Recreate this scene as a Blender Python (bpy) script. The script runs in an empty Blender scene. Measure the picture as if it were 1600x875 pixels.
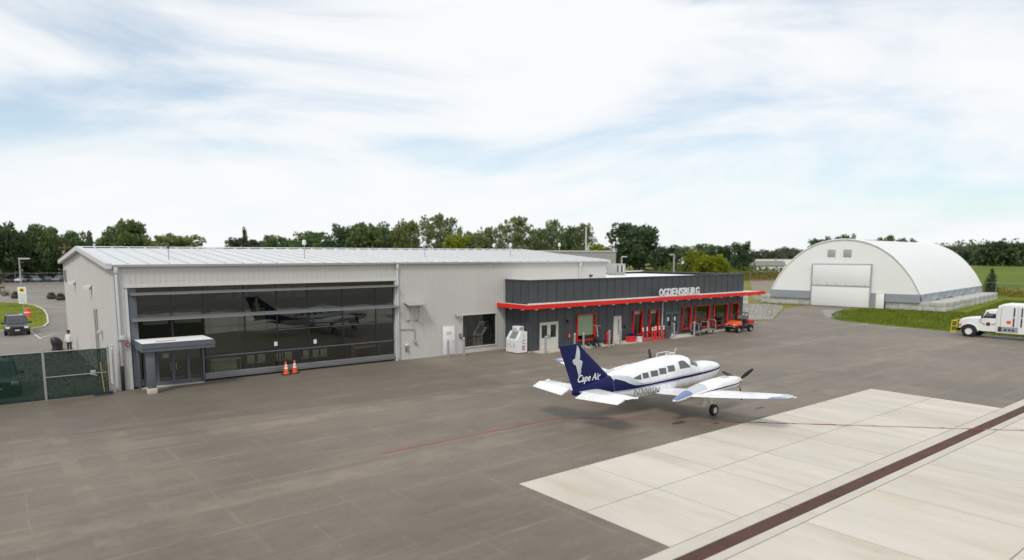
import bpy, bmesh, math, random
import numpy as np
from mathutils import Vector, Matrix
random.seed(7); rng = np.random.default_rng(7)
S = bpy.context.scene
C = S.collection
PI = math.pi
# ------------------------------------------------------------ camera
F_PX, CY_PX, YAW, PITCH = 1056.74, 525.08, math.radians(51.5035), math.radians(6.879)
cam_d = bpy.data.cameras.new('camera'); cam = bpy.data.objects.new('camera', cam_d); C.objects.link(cam)
fwd = Vector((math.cos(PITCH)*math.cos(YAW), math.cos(PITCH)*math.sin(YAW), -math.sin(PITCH)))
rgt = Vector((math.sin(YAW), -math.cos(YAW), 0)); up = rgt.cross(fwd)
M = Matrix((rgt, up, -fwd)).transposed().to_4x4(); M.translation = (0, 0, 7.35)
cam.matrix_world = M
cam_d.sensor_width = 36; cam_d.lens = F_PX/1600*36; cam_d.shift_y = (CY_PX-437.5)/1600
cam_d.clip_start = 0.1; cam_d.clip_end = 6000
cam_d.dof.use_dof = True; cam_d.dof.focus_distance = 33.0; cam_d.dof.aperture_fstop = 0.30
S.camera = cam
# ------------------------------------------------------------ sky, sun, exposure
SUN_AZ = math.radians(-146); SUN_EL = math.radians(50)          # direction towards the sun, world XY angle
W = bpy.data.worlds.new('World'); S.world = W; W.use_nodes = True
SKY_LOC = (-2.7, -1.5, -.2); SKY_GAIN = (.74, .94, .97)      # cloud field offset; thin veil of ice cloud brightens the clear sky evenly
def build_sky():
    nt = W.node_tree; N = nt.nodes; L = nt.links; N.clear()
    out = N.new('ShaderNodeOutputWorld'); bg = N.new('ShaderNodeBackground'); bg.inputs[1].default_value = 0.11
    sky = N.new('ShaderNodeTexSky'); sky.sky_type = 'NISHITA'; sky.sun_disc = False
    sky.sun_elevation = SUN_EL; sky.sun_rotation = PI/2 - SUN_AZ
    sky.altitude = 100; sky.air_density = 1.0; sky.dust_density = 1.0; sky.ozone_density = 1.0
    tc = N.new('ShaderNodeTexCoord'); sep = N.new('ShaderNodeSeparateXYZ'); L.new(tc.outputs['Generated'], sep.inputs[0])
    def math_(op, a, b=None, c=None):
        n = N.new('ShaderNodeMath'); n.operation = op
        for i, v in enumerate((a, b, c)):
            if v is None: continue
            if isinstance(v, (int, float)): n.inputs[i].default_value = v
            else: L.new(v, n.inputs[i])
        return n.outputs[0]
    zz = math_('MAXIMUM', sep.outputs[2], 0.0)
    cmb = N.new('ShaderNodeCombineXYZ'); L.new(sep.outputs[0], cmb.inputs[0]); L.new(sep.outputs[1], cmb.inputs[1]); L.new(math_('MULTIPLY', sep.outputs[2], 4.2), cmb.inputs[2])
    mp = N.new('ShaderNodeMapping'); mp.inputs['Rotation'].default_value = (math.radians(9), math.radians(-7), 0); mp.inputs['Location'].default_value = SKY_LOC; L.new(cmb.outputs[0], mp.inputs[0])
    n1 = N.new('ShaderNodeTexNoise'); n1.inputs['Scale'].default_value = 2.0; n1.inputs['Detail'].default_value = 8; n1.inputs['Roughness'].default_value = 0.56; n1.inputs['Distortion'].default_value = 0.5
    L.new(mp.outputs[0], n1.inputs['Vector'])
    r1 = N.new('ShaderNodeValToRGB'); r1.color_ramp.interpolation = 'EASE'
    r1.color_ramp.elements[0].position = 0.30; r1.color_ramp.elements[0].color = (.38, .38, .38, 1); r1.color_ramp.elements[1].position = 0.60
    L.new(n1.outputs[0], r1.inputs[0])
    hz = math_('SUBTRACT', 1.0, math_('MULTIPLY', zz, 7.0)); hz = math_('MAXIMUM', hz, 0.0); hz = math_('MULTIPLY', hz, 0.93)
    fac = math_('MAXIMUM', r1.outputs[0], hz)
    mx = N.new('ShaderNodeMix'); mx.data_type = 'RGBA'; L.new(fac, mx.inputs[0]); sc = N.new('ShaderNodeVectorMath'); sc.operation = 'MULTIPLY'; sc.inputs[1].default_value = SKY_GAIN; L.new(sky.outputs[0], sc.inputs[0]); L.new(sc.outputs[0], mx.inputs[6]); mx.inputs[7].default_value = (6.75, 6.88, 7.0, 1)
    L.new(mx.outputs[2], bg.inputs[0]); L.new(bg.outputs[0], out.inputs[0])
build_sky()
sun_d = bpy.data.lights.new('sun', 'SUN'); sun_d.energy = 1.5; sun_d.angle = math.radians(13); sun_d.color = (1, .96, .9)
sun = bpy.data.objects.new('sun', sun_d); C.objects.link(sun)
sd = Vector((math.cos(SUN_EL)*math.cos(SUN_AZ), math.cos(SUN_EL)*math.sin(SUN_AZ), math.sin(SUN_EL)))
sun.rotation_euler = sd.to_track_quat('Z', 'Y').to_euler(); sun.location = (0, -20, 60)
S.view_settings.view_transform = 'Standard'; S.view_settings.look = 'None'; S.view_settings.exposure = 0.36; S.view_settings.gamma = 1.0
S.view_settings.use_curve_mapping = False
S.render.engine = 'CYCLES'; S.cycles.max_bounces = 8; S.cycles.transparent_max_bounces = 24; S.cycles.caustics_reflective = False; S.cycles.caustics_refractive = False
S.cycles.use_denoising = True
# ------------------------------------------------------------ materials
MATS = {}
def nodes_of(name):
    m = bpy.data.materials.new(name); m.use_nodes = True; nt = m.node_tree
    return m, nt, nt.nodes, nt.links, nt.nodes['Principled BSDF']
def mat(name, col, rough=0.6, metal=0.0, var=0.12, scale=3.0, bump=0.0, bscale=40.0, streak=None, coat=0.0, spec=0.5):
    """plain painted / mineral surface with uneven colour, roughness and fine relief"""
    if name in MATS: return MATS[name]
    m, nt, N, L, b = nodes_of(name); MATS[name] = m
    b.inputs['Roughness'].default_value = rough; b.inputs['Metallic'].default_value = metal
    b.inputs['Specular IOR Level'].default_value = spec; b.inputs['Coat Weight'].default_value = coat; b.inputs['Coat Roughness'].default_value = .08
    geo = N.new('ShaderNodeNewGeometry'); mp = N.new('ShaderNodeMapping'); L.new(geo.outputs['Position'], mp.inputs[0])
    if streak: mp.inputs['Scale'].default_value = streak
    n = N.new('ShaderNodeTexNoise'); n.inputs['Scale'].default_value = scale; n.inputs['Detail'].default_value = 6; n.inputs['Roughness'].default_value = .62
    L.new(mp.outputs[0], n.inputs['Vector'])
    r = N.new('ShaderNodeMapRange'); r.inputs[1].default_value = .25; r.inputs[2].default_value = .75; r.inputs[3].default_value = 1-var; r.inputs[4].default_value = 1+var
    L.new(n.outputs[0], r.inputs[0])
    oi = N.new('ShaderNodeObjectInfo'); r2 = N.new('ShaderNodeMapRange'); r2.inputs[3].default_value = 1-var*.35; r2.inputs[4].default_value = 1+var*.35
    L.new(oi.outputs['Random'], r2.inputs[0])
    mm = N.new('ShaderNodeMath'); mm.operation = 'MULTIPLY'; L.new(r.outputs[0], mm.inputs[0]); L.new(r2.outputs[0], mm.inputs[1])
    mx = N.new('ShaderNodeVectorMath'); mx.operation = 'SCALE'; mx.inputs[0].default_value = col[:3]; L.new(mm.outputs[0], mx.inputs['Scale'])
    L.new(mx.outputs[0], b.inputs['Base Color'])
    rr = N.new('ShaderNodeMapRange'); rr.inputs[3].default_value = max(0, rough-.08); rr.inputs[4].default_value = min(1, rough+.1); L.new(n.outputs[0], rr.inputs[0]); L.new(rr.outputs[0], b.inputs['Roughness'])
    if bump:
        n2 = N.new('ShaderNodeTexNoise'); n2.inputs['Scale'].default_value = bscale; n2.inputs['Detail'].default_value = 4; L.new(geo.outputs['Position'], n2.inputs['Vector'])
        bp = N.new('ShaderNodeBump'); bp.inputs['Strength'].default_value = bump; bp.inputs['Distance'].default_value = .02; L.new(n2.outputs[0], bp.inputs['Height']); L.new(bp.outputs[0], b.inputs['Normal'])
    return m
def glass(name, tint=(.5, .5, .5), refl=.1, rough=0.0):
    if name in MATS: return MATS[name]
    m, nt, N, L, b = nodes_of(name); MATS[name] = m; N.remove(b)
    out = N['Material Output']; tr = N.new('ShaderNodeBsdfTransparent'); tr.inputs[0].default_value = (*tint, 1)
    gl = N.new('ShaderNodeBsdfGlossy'); gl.inputs['Roughness'].default_value = rough; gl.inputs[0].default_value = (.95, .97, 1, 1)
    fr = N.new('ShaderNodeFresnel'); g0 = N.new('ShaderNodeNewGeometry'); io = N.new('ShaderNodeMapRange'); io.inputs[3].default_value = 1.5; io.inputs[4].default_value = 1/1.5; L.new(g0.outputs['Backfacing'], io.inputs[0]); L.new(io.outputs[0], fr.inputs[0])
    ad = N.new('ShaderNodeMath'); ad.operation = 'ADD'; ad.use_clamp = True; L.new(fr.outputs[0], ad.inputs[0]); ad.inputs[1].default_value = refl
    geo = N.new('ShaderNodeNewGeometry'); nz = N.new('ShaderNodeTexNoise'); nz.inputs['Scale'].default_value = .55; nz.inputs['Detail'].default_value = 1; L.new(geo.outputs['Position'], nz.inputs['Vector'])
    bp = N.new('ShaderNodeBump'); bp.inputs['Strength'].default_value = .05; bp.inputs['Distance'].default_value = .1; L.new(nz.outputs[0], bp.inputs['Height']); L.new(bp.outputs[0], gl.inputs['Normal'])
    mx = N.new('ShaderNodeMixShader'); L.new(ad.outputs[0], mx.inputs[0]); L.new(tr.outputs[0], mx.inputs[1]); L.new(gl.outputs[0], mx.inputs[2]); L.new(mx.outputs[0], out.inputs[0])
    return m
def leafmat(name, col, var=.35):
    if name in MATS: return MATS[name]
    m, nt, N, L, b = nodes_of(name); MATS[name] = m
    b.inputs['Roughness'].default_value = .7; b.inputs['Specular IOR Level'].default_value = .2
    geo = N.new('ShaderNodeNewGeometry'); n = N.new('ShaderNodeTexNoise'); n.inputs['Scale'].default_value = .55; n.inputs['Detail'].default_value = 3; L.new(geo.outputs['Position'], n.inputs['Vector'])
    r = N.new('ShaderNodeMapRange'); r.inputs[1].default_value = .3; r.inputs[2].default_value = .7; r.inputs[3].default_value = 1-var; r.inputs[4].default_value = 1+var; L.new(n.outputs[0], r.inputs[0])
    n2 = N.new('ShaderNodeTexNoise'); n2.inputs['Scale'].default_value = .09; L.new(geo.outputs['Position'], n2.inputs['Vector'])
    cm = N.new('ShaderNodeMix'); cm.data_type = 'RGBA'; cm.inputs[6].default_value = (*col, 1); cm.inputs[7].default_value = (col[0]*1.25, col[1]*1.1, col[2]*.9, 1); L.new(n2.outputs[0], cm.inputs[0])
    mx = N.new('ShaderNodeVectorMath'); mx.operation = 'SCALE'; L.new(cm.outputs[2], mx.inputs[0]); L.new(r.outputs[0], mx.inputs['Scale']); L.new(mx.outputs[0], b.inputs['Base Color'])
    tl = N.new('ShaderNodeBsdfTranslucent'); L.new(mx.outputs[0], tl.inputs[0]); ms = N.new('ShaderNodeMixShader'); ms.inputs[0].default_value = .5
    L.new(b.outputs[0], ms.inputs[1]); L.new(tl.outputs[0], ms.inputs[2]); L.new(ms.outputs[0], N['Material Output'].inputs[0])
    return m
def asphalt(name, col, seam=.0, patch=.16):
    """worn asphalt: patches, rolled lanes along the world X axis, pale sealed seams, cracks, dark oil spots"""
    m, nt, N, L, b = nodes_of(name); MATS[name] = m
    b.inputs['Roughness'].default_value = .62; b.inputs['Specular IOR Level'].default_value = .5; b.inputs['Sheen Weight'].default_value = .06; b.inputs['Sheen Roughness'].default_value = .45
    geo = N.new('ShaderNodeNewGeometry'); pos = geo.outputs['Position']; sep = N.new('ShaderNodeSeparateXYZ'); L.new(pos, sep.inputs[0])
    def noise(scale, detail=5, vec=None, sc=None, rough=.6, dist=0):
        n = N.new('ShaderNodeTexNoise'); n.inputs['Scale'].default_value = scale; n.inputs['Detail'].default_value = detail; n.inputs['Roughness'].default_value = rough; n.inputs['Distortion'].default_value = dist
        if sc:
            mp = N.new('ShaderNodeMapping'); mp.inputs['Scale'].default_value = sc; L.new(pos, mp.inputs[0]); L.new(mp.outputs[0], n.inputs['Vector'])
        else: L.new(vec or pos, n.inputs['Vector'])
        return n.outputs[0]
    def mr(v, a, b_, c, d):
        r = N.new('ShaderNodeMapRange'); r.interpolation_type = 'SMOOTHSTEP'; L.new(v, r.inputs[0])
        for i, q in enumerate((a, b_, c, d)): r.inputs[i+1].default_value = q
        return r.outputs[0]
    def ma(op, a, b_=None):
        n = N.new('ShaderNodeMath'); n.operation = op
        for i, v in enumerate((a, b_)):
            if v is None: continue
            if isinstance(v, (int, float)): n.inputs[i].default_value = v
            else: L.new(v, n.inputs[i])
        return n.outputs[0]
    big = mr(noise(.11, 3), .3, .7, 1-patch, 1+patch)
    mid = mr(noise(.8, 7, sc=(.55, 1.0, 1), rough=.68), .25, .75, 1-patch*.8, 1+patch*.8)
    stk = mr(noise(1.0, 6, sc=(.16, 2.0, 1), rough=.72), .3, .72, .95, 1.07)
    fin = mr(noise(5.0, 8, rough=.85), .25, .75, .86, 1.15)
    grit = mr(noise(42.0, 4, rough=.85), .25, .75, .84, 1.17)
    v = ma('MULTIPLY', ma('MULTIPLY', big, mid), ma('MULTIPLY', ma('MULTIPLY', fin, grit), stk))
    oil = mr(noise(.9, 4, sc=(.6, 1, 1), dist=.4), .74, .80, 1.0, .68); v = ma('MULTIPLY', v, oil)
    if seam:
        wob = ma('MULTIPLY', ma('SUBTRACT', noise(.35, 4), .5), .55)
        def lines(coord, per, off, w, keepscale, k0, k1, amp):
            q = ma('ADD', ma('ADD', coord, wob), off); q = ma('ABSOLUTE', ma('SUBTRACT', ma('PINGPONG', q, per/2), 0.0))
            ln = mr(q, w*.35, w, 1.0, 0.0)
            br = mr(noise(keepscale, 5, rough=.7), k0, k1, 0.0, 1.0)
            return ma('MULTIPLY', ma('MULTIPLY', ln, br), amp)
        def irregular(coord, sc, eps, off, keepscale, k0, k1, amp):
            q = ma('ADD', ma('ADD', coord, ma('MULTIPLY', wob, .5)), off); cv = N.new('ShaderNodeCombineXYZ'); L.new(q, cv.inputs[1])
            n = N.new('ShaderNodeTexNoise'); n.inputs['Scale'].default_value = sc; n.inputs['Detail'].default_value = 1; L.new(cv.outputs[0], n.inputs['Vector'])
            ln = mr(ma('ABSOLUTE', ma('SUBTRACT', n.outputs[0], .5)), eps*.3, eps, 1.0, 0.0)
            br = mr(noise(keepscale, 6, rough=.75), k0, k1, 0.0, 1.0); return ma('MULTIPLY', ma('MULTIPLY', ln, br), amp)
        a1 = irregular(sep.outputs[1], .42, .013, 3.1, .5, .36, .62, seam)
        a2 = irregular(sep.outputs[1], 1.1, .012, 9.7, .35, .46, .66, seam*.55)
        a3 = irregular(sep.outputs[0], .33, .009, 5.3, .42, .44, .62, seam*.8)
        a4 = irregular(sep.outputs[0], .9, .010, 21.7, .6, .52, .66, seam*.5)
        v = ma('ADD', v, ma('MAXIMUM', ma('MAXIMUM', a1, a2), ma('MAXIMUM', a3, a4)))
        # long dark crack with a pale lip: the edge of a paving lane
    cn = N.new('ShaderNodeMix'); cn.data_type = 'RGBA'; cn.inputs[6].default_value = (*col, 1); cn.inputs[7].default_value = (col[0]*1.0, col[1]*1.06, col[2]*1.02, 1); L.new(noise(.06, 2), cn.inputs[0])
    mx = N.new('ShaderNodeVectorMath'); mx.operation = 'SCALE'; L.new(cn.outputs[2], mx.inputs[0]); L.new(v, mx.inputs['Scale']); L.new(mx.outputs[0], b.inputs['Base Color'])
    bp = N.new('ShaderNodeBump'); bp.inputs['Strength'].default_value = .35; bp.inputs['Distance'].default_value = .01; L.new(grit, bp.inputs['Height']); L.new(bp.outputs[0], b.inputs['Normal'])
    return m
def fieldmat(name, cols, scale, fine=3.0):
    m, nt, N, L, b = nodes_of(name); MATS[name] = m
    b.inputs['Roughness'].default_value = .95; b.inputs['Specular IOR Level'].default_value = .1
    geo = N.new('ShaderNodeNewGeometry'); n = N.new('ShaderNodeTexNoise'); n.inputs['Scale'].default_value = scale; n.inputs['Detail'].default_value = 8; n.inputs['Roughness'].default_value = .65; L.new(geo.outputs['Position'], n.inputs['Vector'])
    r = N.new('ShaderNodeValToRGB'); r.color_ramp.elements.remove(r.color_ramp.elements[0])
    r.color_ramp.elements[0].position = .28; r.color_ramp.elements[0].color = (*cols[0], 1)
    for i, c in enumerate(cols[1:]):
        e = r.color_ramp.elements.new(.28+.46*(i+1)/(len(cols)-1)); e.color = (*c, 1)
    L.new(n.outputs[0], r.inputs[0])
    n2 = N.new('ShaderNodeTexNoise'); n2.inputs['Scale'].default_value = fine; n2.inputs['Detail'].default_value = 8; n2.inputs['Roughness'].default_value = .8; L.new(geo.outputs['Position'], n2.inputs['Vector'])
    q = N.new('ShaderNodeMapRange'); q.inputs[1].default_value = .25; q.inputs[2].default_value = .75; q.inputs[3].default_value = .6; q.inputs[4].default_value = 1.4; L.new(n2.outputs[0], q.inputs[0])
    mx = N.new('ShaderNodeVectorMath'); mx.operation = 'SCALE'; L.new(r.outputs[0], mx.inputs[0]); L.new(q.outputs[0], mx.inputs['Scale']); L.new(mx.outputs[0], b.inputs['Base Color'])
    return m
def wiremesh(name, col, cover, cell, weave=False):
    """woven or chain-link fabric: wires at 45 degrees (or a close weave), open between"""
    if name in MATS: return MATS[name]
    m, nt, N, L, b = nodes_of(name); MATS[name] = m
    b.inputs['Base Color'].default_value = (*col, 1); b.inputs['Roughness'].default_value = .8; b.inputs['Specular IOR Level'].default_value = .1
    tr = N.new('ShaderNodeBsdfTransparent'); ms = N.new('ShaderNodeMixShader'); geo = N.new('ShaderNodeNewGeometry')
    n = N.new('ShaderNodeTexNoise'); n.inputs['Scale'].default_value = 5 if weave else .8; n.inputs['Detail'].default_value = 6; n.inputs['Roughness'].default_value = .75; L.new(geo.outputs['Position'], n.inputs['Vector'])
    r = N.new('ShaderNodeMapRange'); r.inputs[1].default_value = .3; r.inputs[2].default_value = .7; r.inputs[3].default_value = max(0, cover-.1); r.inputs[4].default_value = min(1, cover+.1); L.new(n.outputs[0], r.inputs[0])
    v = N.new('ShaderNodeTexVoronoi'); v.inputs['Scale'].default_value = cell; L.new(geo.outputs['Position'], v.inputs['Vector'])
    r2 = N.new('ShaderNodeMapRange'); r2.inputs[1].default_value = .1; r2.inputs[2].default_value = .6; r2.inputs[3].default_value = .12; r2.inputs[4].default_value = -.12; L.new(v.outputs['Distance'], r2.inputs[0])
    ad = N.new('ShaderNodeMath'); ad.operation = 'ADD'; ad.use_clamp = True; L.new(r.outputs[0], ad.inputs[0]); L.new(r2.outputs[0], ad.inputs[1])
    L.new(ad.outputs[0], ms.inputs[0]); L.new(tr.outputs[0], ms.inputs[1]); L.new(b.outputs[0], ms.inputs[2]); L.new(ms.outputs[0], N['Material Output'].inputs[0])
    return m
# ------------------------------------------------------------ mesh helpers
class MB:
    def __init__(s): s.v = []; s.f = []; s.sm = []
    def add(s, vs, fs, smooth=False):
        o = len(s.v); s.v += [tuple(p) for p in vs]; s.f += [tuple(i+o for i in f) for f in fs]; s.sm += [smooth]*len(fs); return s
    def box(s, x0, x1, y0, y1, z0, z1):
        return s.add([(x0,y0,z0),(x1,y0,z0),(x1,y1,z0),(x0,y1,z0),(x0,y0,z1),(x1,y0,z1),(x1,y1,z1),(x0,y1,z1)],
                     [(0,3,2,1),(4,5,6,7),(0,1,5,4),(1,2,6,5),(2,3,7,6),(3,0,4,7)])
    def bbox(s, x0, x1, y0, y1, z0, z1, b=.02):
        """box with chamfered edges"""
        bm = bmesh.new(); bmesh.ops.create_cube(bm, size=1)
        for v in bm.verts: v.co = ((x0+x1)/2+v.co.x*(x1-x0), (y0+y1)/2+v.co.y*(y1-y0), (z0+z1)/2+v.co.z*(z1-z0))
        bmesh.ops.bevel(bm, geom=bm.edges[:], offset=min(b, .45*min(x1-x0, y1-y0, z1-z0)), segments=2, affect='EDGES', profile=.5)
        return s.bm(bm, True)
    def bm(s, bm, smooth=False):
        bm.verts.index_update(); s.add([v.co[:] for v in bm.verts], [[v.index for v in f.verts] for f in bm.faces], smooth); bm.free(); return s
    def tube(s, p0, p1, r0, r1=None, n=10, caps=True, smooth=True):
        r1 = r0 if r1 is None else r1; p0 = Vector(p0); p1 = Vector(p1); d = (p1-p0).normalized()
        a = d.orthogonal().normalized(); b = d.cross(a); vs = []
        for p, r in ((p0, r0), (p1, r1)):
            for i in range(n):
                t = 2*PI*i/n; vs.append(p+(a*math.cos(t)+b*math.sin(t))*r)
        s.add(vs, [(i, (i+1) % n, n+(i+1) % n, n+i) for i in range(n)], smooth)
        if caps: s.add(vs[:n], [tuple(range(n-1, -1, -1))]); s.add(vs[n:], [tuple(range(n))])
        return s
    def path(s, pts, r, n=8):
        for a, b in zip(pts[:-1], pts[1:]): s.tube(a, b, r, r, n)
        return s
    def lathe(s, prof, n=16, origin=(0,0,0), axis='z', smooth=True):
        """prof: (radius, height) pairs"""
        vs = []
        for r, h in prof:
            for i in range(n):
                t = 2*PI*i/n; c, q = r*math.cos(t), r*math.sin(t)
                p = {'z': (c, q, h), 'y': (c, h, q), 'x': (h, c, q)}[axis]
                vs.append((p[0]+origin[0], p[1]+origin[1], p[2]+origin[2]))
        fs = [(k*n+i, k*n+(i+1) % n, (k+1)*n+(i+1) % n, (k+1)*n+i) for k in range(len(prof)-1) for i in range(n)]
        return s.add(vs, fs, smooth)
    def prism(s, poly, a, b, axis='y'):
        """poly in the plane across the axis: (x,z) for y, (y,z) for x, (x,y) for z"""
        def P(p, t): return {'y': (p[0], t, p[1]), 'x': (t, p[0], p[1]), 'z': (p[0], p[1], t)}[axis]
        n = len(poly); vs = [P(p, a) for p in poly]+[P(p, b) for p in poly]
        return s.add(vs, [tuple(range(n-1, -1, -1)), tuple(range(n, 2*n))]+[(i, (i+1) % n, n+(i+1) % n, n+i) for i in range(n)])
    def loft(s, rings, smooth=True, caps=True, closed=True):
        n = len(rings[0]); vs = [p for r in rings for p in r]; m = n if closed else n-1
        s.add(vs, [(k*n+i, k*n+(i+1) % n, (k+1)*n+(i+1) % n, (k+1)*n+i) for k in range(len(rings)-1) for i in range(m)], smooth)
        if caps and closed: s.add(rings[0], [tuple(range(n-1, -1, -1))]); s.add(rings[-1], [tuple(range(n))])
        return s
    def grid(s, P, nu, nv, smooth=True):
        vs = [P(i/nu, j/nv) for j in range(nv+1) for i in range(nu+1)]
        return s.add(vs, [(j*(nu+1)+i, j*(nu+1)+i+1, (j+1)*(nu+1)+i+1, (j+1)*(nu+1)+i) for j in range(nv) for i in range(nu)], smooth)
    def data(s, name, material):
        me = bpy.data.meshes.new(name); me.from_pydata(s.v, [], s.f)
        me.polygons.foreach_set('use_smooth', s.sm); me.materials.append(material); me.update()
        bm = bmesh.new(); bm.from_mesh(me); bmesh.ops.remove_doubles(bm, verts=bm.verts, dist=1e-5); bmesh.ops.recalc_face_normals(bm, faces=bm.faces); bm.to_mesh(me); bm.free()
        if any(s.sm):
            try: me.set_sharp_from_angle(angle=math.radians(42))
            except Exception: pass
        return me
    def build(s, name, material, parent=None, world=False, loc=None, rotz=None):
        return link(s.data(name, material), name, parent, world, loc, rotz)
def link(me, name, parent=None, world=False, loc=None, rotz=None):
    o = bpy.data.objects.new(name, me); C.objects.link(o)
    if parent is not None:
        o.parent = parent
        if world: o.location = -Vector(parent.location)
    if loc is not None: o.location = loc
    if rotz is not None: o.rotation_euler = (0, 0, rotz)
    return o
def tag(o, label=None, cat=None, group=None, kind=None):
    if label: o['label'] = label
    if cat: o['category'] = cat
    if group: o['group'] = group
    if kind: o['kind'] = kind
    return o
def thing(name, label, cat, loc=(0,0,0), rotz=0, group=None):
    o = bpy.data.objects.new(name, None); o.empty_display_size = .3; C.objects.link(o); o.location = loc; o.rotation_euler = (0, 0, rotz)
    return tag(o, label, cat, group)
def dup(root, loc, rotz=0, label=None, group=None, scale=None):
    r = root.copy(); C.objects.link(r); r.location = loc; r.rotation_euler = (0, 0, rotz)
    if scale: r.scale = scale
    if label: r['label'] = label
    if group: r['group'] = group
    for ch in list(root.children):
        c = ch.copy(); C.objects.link(c); c.parent = r
        for g in list(ch.children):
            d = g.copy(); C.objects.link(d); d.parent = c
    return r
def struct(name, mb, m): return tag(mb.build(name, m), kind='structure')
def text_mesh(txt, size=1.0, shear=0.0, offset=0.0, spacing=1.0):
    """outline of a word from the built-in typeface: list of verts (x, y) and faces"""
    cu = bpy.data.curves.new('lettering', 'FONT'); cu.body = txt; cu.size = size; cu.shear = shear; cu.offset = offset; cu.space_character = spacing; cu.resolution_u = 3
    o = bpy.data.objects.new('lettering', cu); C.objects.link(o); bpy.context.view_layer.update()
    dg = bpy.context.evaluated_depsgraph_get(); me = bpy.data.meshes.new_from_object(o.evaluated_get(dg))
    vs = [v.co.copy() for v in me.vertices]; fs = [tuple(p.vertices) for p in me.polygons]
    bpy.data.objects.remove(o); bpy.data.meshes.remove(me); bpy.data.curves.remove(cu)
    return vs, fs
def fit_text(txt, w, h, **kw):
    vs, fs = text_mesh(txt, **kw); x0 = min(v.x for v in vs); x1 = max(v.x for v in vs); y0 = min(v.y for v in vs); y1 = max(v.y for v in vs)
    return [((v.x-x0)/(x1-x0)*w, (v.y-y0)/(y1-y0)*h) for v in vs], fs
# ------------------------------------------------------------ palette
m_asph = asphalt('asphalt_apron', (.154, .121, .090), seam=.36)
m_asph2 = asphalt('asphalt_strip', (.126, .100, .075), seam=.22, patch=.12)
m_lot = asphalt('asphalt_lot', (.17, .142, .115), seam=.06)
def concrete(name, a, b_):
    m = mat(name, a, .85, var=.10, scale=.5, bump=.12, bscale=60, streak=(1.6, .35, 1)); nt = m.node_tree; N, L = nt.nodes, nt.links; p = N['Principled BSDF']; src = p.inputs['Base Color'].links[0].from_socket
    g = N.new('ShaderNodeNewGeometry'); oi = N.new('ShaderNodeObjectInfo'); mp = N.new('ShaderNodeMapping'); mp.inputs['Scale'].default_value = (1.1, .28, 1); L.new(g.outputs['Position'], mp.inputs[0])
    ad = N.new('ShaderNodeVectorMath'); ad.operation = 'ADD'; L.new(mp.outputs[0], ad.inputs[0]); sc = N.new('ShaderNodeVectorMath'); sc.operation = 'SCALE'; sc.inputs[0].default_value = (31, 17, 5); L.new(oi.outputs['Random'], sc.inputs['Scale']); L.new(sc.outputs[0], ad.inputs[1])
    n = N.new('ShaderNodeTexNoise'); n.inputs['Scale'].default_value = .55; n.inputs['Detail'].default_value = 7; n.inputs['Roughness'].default_value = .6; n.inputs['Distortion'].default_value = .5; L.new(ad.outputs[0], n.inputs['Vector'])
    r = N.new('ShaderNodeMapRange'); r.interpolation_type = 'SMOOTHSTEP'; r.inputs[1].default_value = .46; r.inputs[2].default_value = .78; r.inputs[3].default_value = 0; r.inputs[4].default_value = .62; L.new(n.outputs[0], r.inputs[0])
    mu = N.new('ShaderNodeMix'); mu.data_type = 'RGBA'; mu.blend_type = 'MULTIPLY'; L.new(r.outputs[0], mu.inputs[0]); L.new(src, mu.inputs[6]); mu.inputs[7].default_value = (*b_, 1)
    n2 = N.new('ShaderNodeTexNoise'); n2.inputs['Scale'].default_value = 1.0; n2.inputs['Detail'].default_value = 8; n2.inputs['Roughness'].default_value = .75; mp2 = N.new('ShaderNodeMapping'); mp2.inputs['Scale'].default_value = (9, .5, 1); L.new(g.outputs['Position'], mp2.inputs[0]); L.new(mp2.outputs[0], n2.inputs['Vector'])
    r2 = N.new('ShaderNodeMapRange'); r2.inputs[1].default_value = .3; r2.inputs[2].default_value = .7; r2.inputs[3].default_value = .94; r2.inputs[4].default_value = 1.06; L.new(n2.outputs[0], r2.inputs[0])
    vs = N.new('ShaderNodeVectorMath'); vs.operation = 'SCALE'; L.new(mu.outputs[2], vs.inputs[0]); L.new(r2.outputs[0], vs.inputs['Scale']); L.new(vs.outputs[0], p.inputs['Base Color']); return m
m_conc = concrete('concrete_slab', (.555, .51, .44), (.80, .70, .55))
m_curb = mat('concrete_curb', (.52, .475, .405), .85, var=.08, scale=.8, bump=.1, bscale=60)
m_joint = mat('joint_filler', (.16, .15, .14), .9)
m_wall = mat('wall_metal', (.55, .53, .50), .45, var=.035, scale=.5, streak=(1, 1, .25))
m_trim = mat('trim_white', (.58, .58, .57), .4, var=.05)
m_roof = mat('roof_metal', (.62, .62, .62), .35, var=.05, scale=.6, metal=.0)
m_seam = mat('roof_seam', (.53, .53, .53), .4, var=.05)
m_dark = mat('charcoal_panel', (.052, .059, .066), .42, var=.10, scale=.7)
m_dark2 = mat('charcoal_trim', (.045, .049, .056), .45, var=.1)
m_slate = mat('slate_frame', (.105, .118, .135), .45, var=.08)
m_alu = mat('anodised_grey', (.30, .30, .30), .4, metal=.6, var=.08)
m_red = mat('red_paint', (.74, .012, .006), .5, var=.06, scale=1)
m_redw = mat('red_window', (.56, .020, .014), .42, var=.08)
m_memb = mat('roof_membrane', (.62, .59, .54), .7, var=.06)
m_tpo = mat('white_membrane', (.80, .80, .79), .6, var=.04)
m_white = mat('white_paint', (.78, .78, .77), .32, var=.04, scale=1.2)
m_off = mat('off_white_door', (.58, .56, .51), .4, var=.04)
m_black = mat('black_rubber', (.018, .018, .018), .7, var=.2)
m_blk = mat('black_paint', (.02, .02, .022), .35, var=.1)
m_steel = mat('galvanised', (.42, .42, .41), .42, metal=.55, var=.12)
m_grey = mat('grey_box', (.36, .355, .34), .5, var=.06)
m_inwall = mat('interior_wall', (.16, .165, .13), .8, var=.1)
m_infloor = mat('interior_floor', (.10, .098, .09), .5, var=.15)
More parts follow.
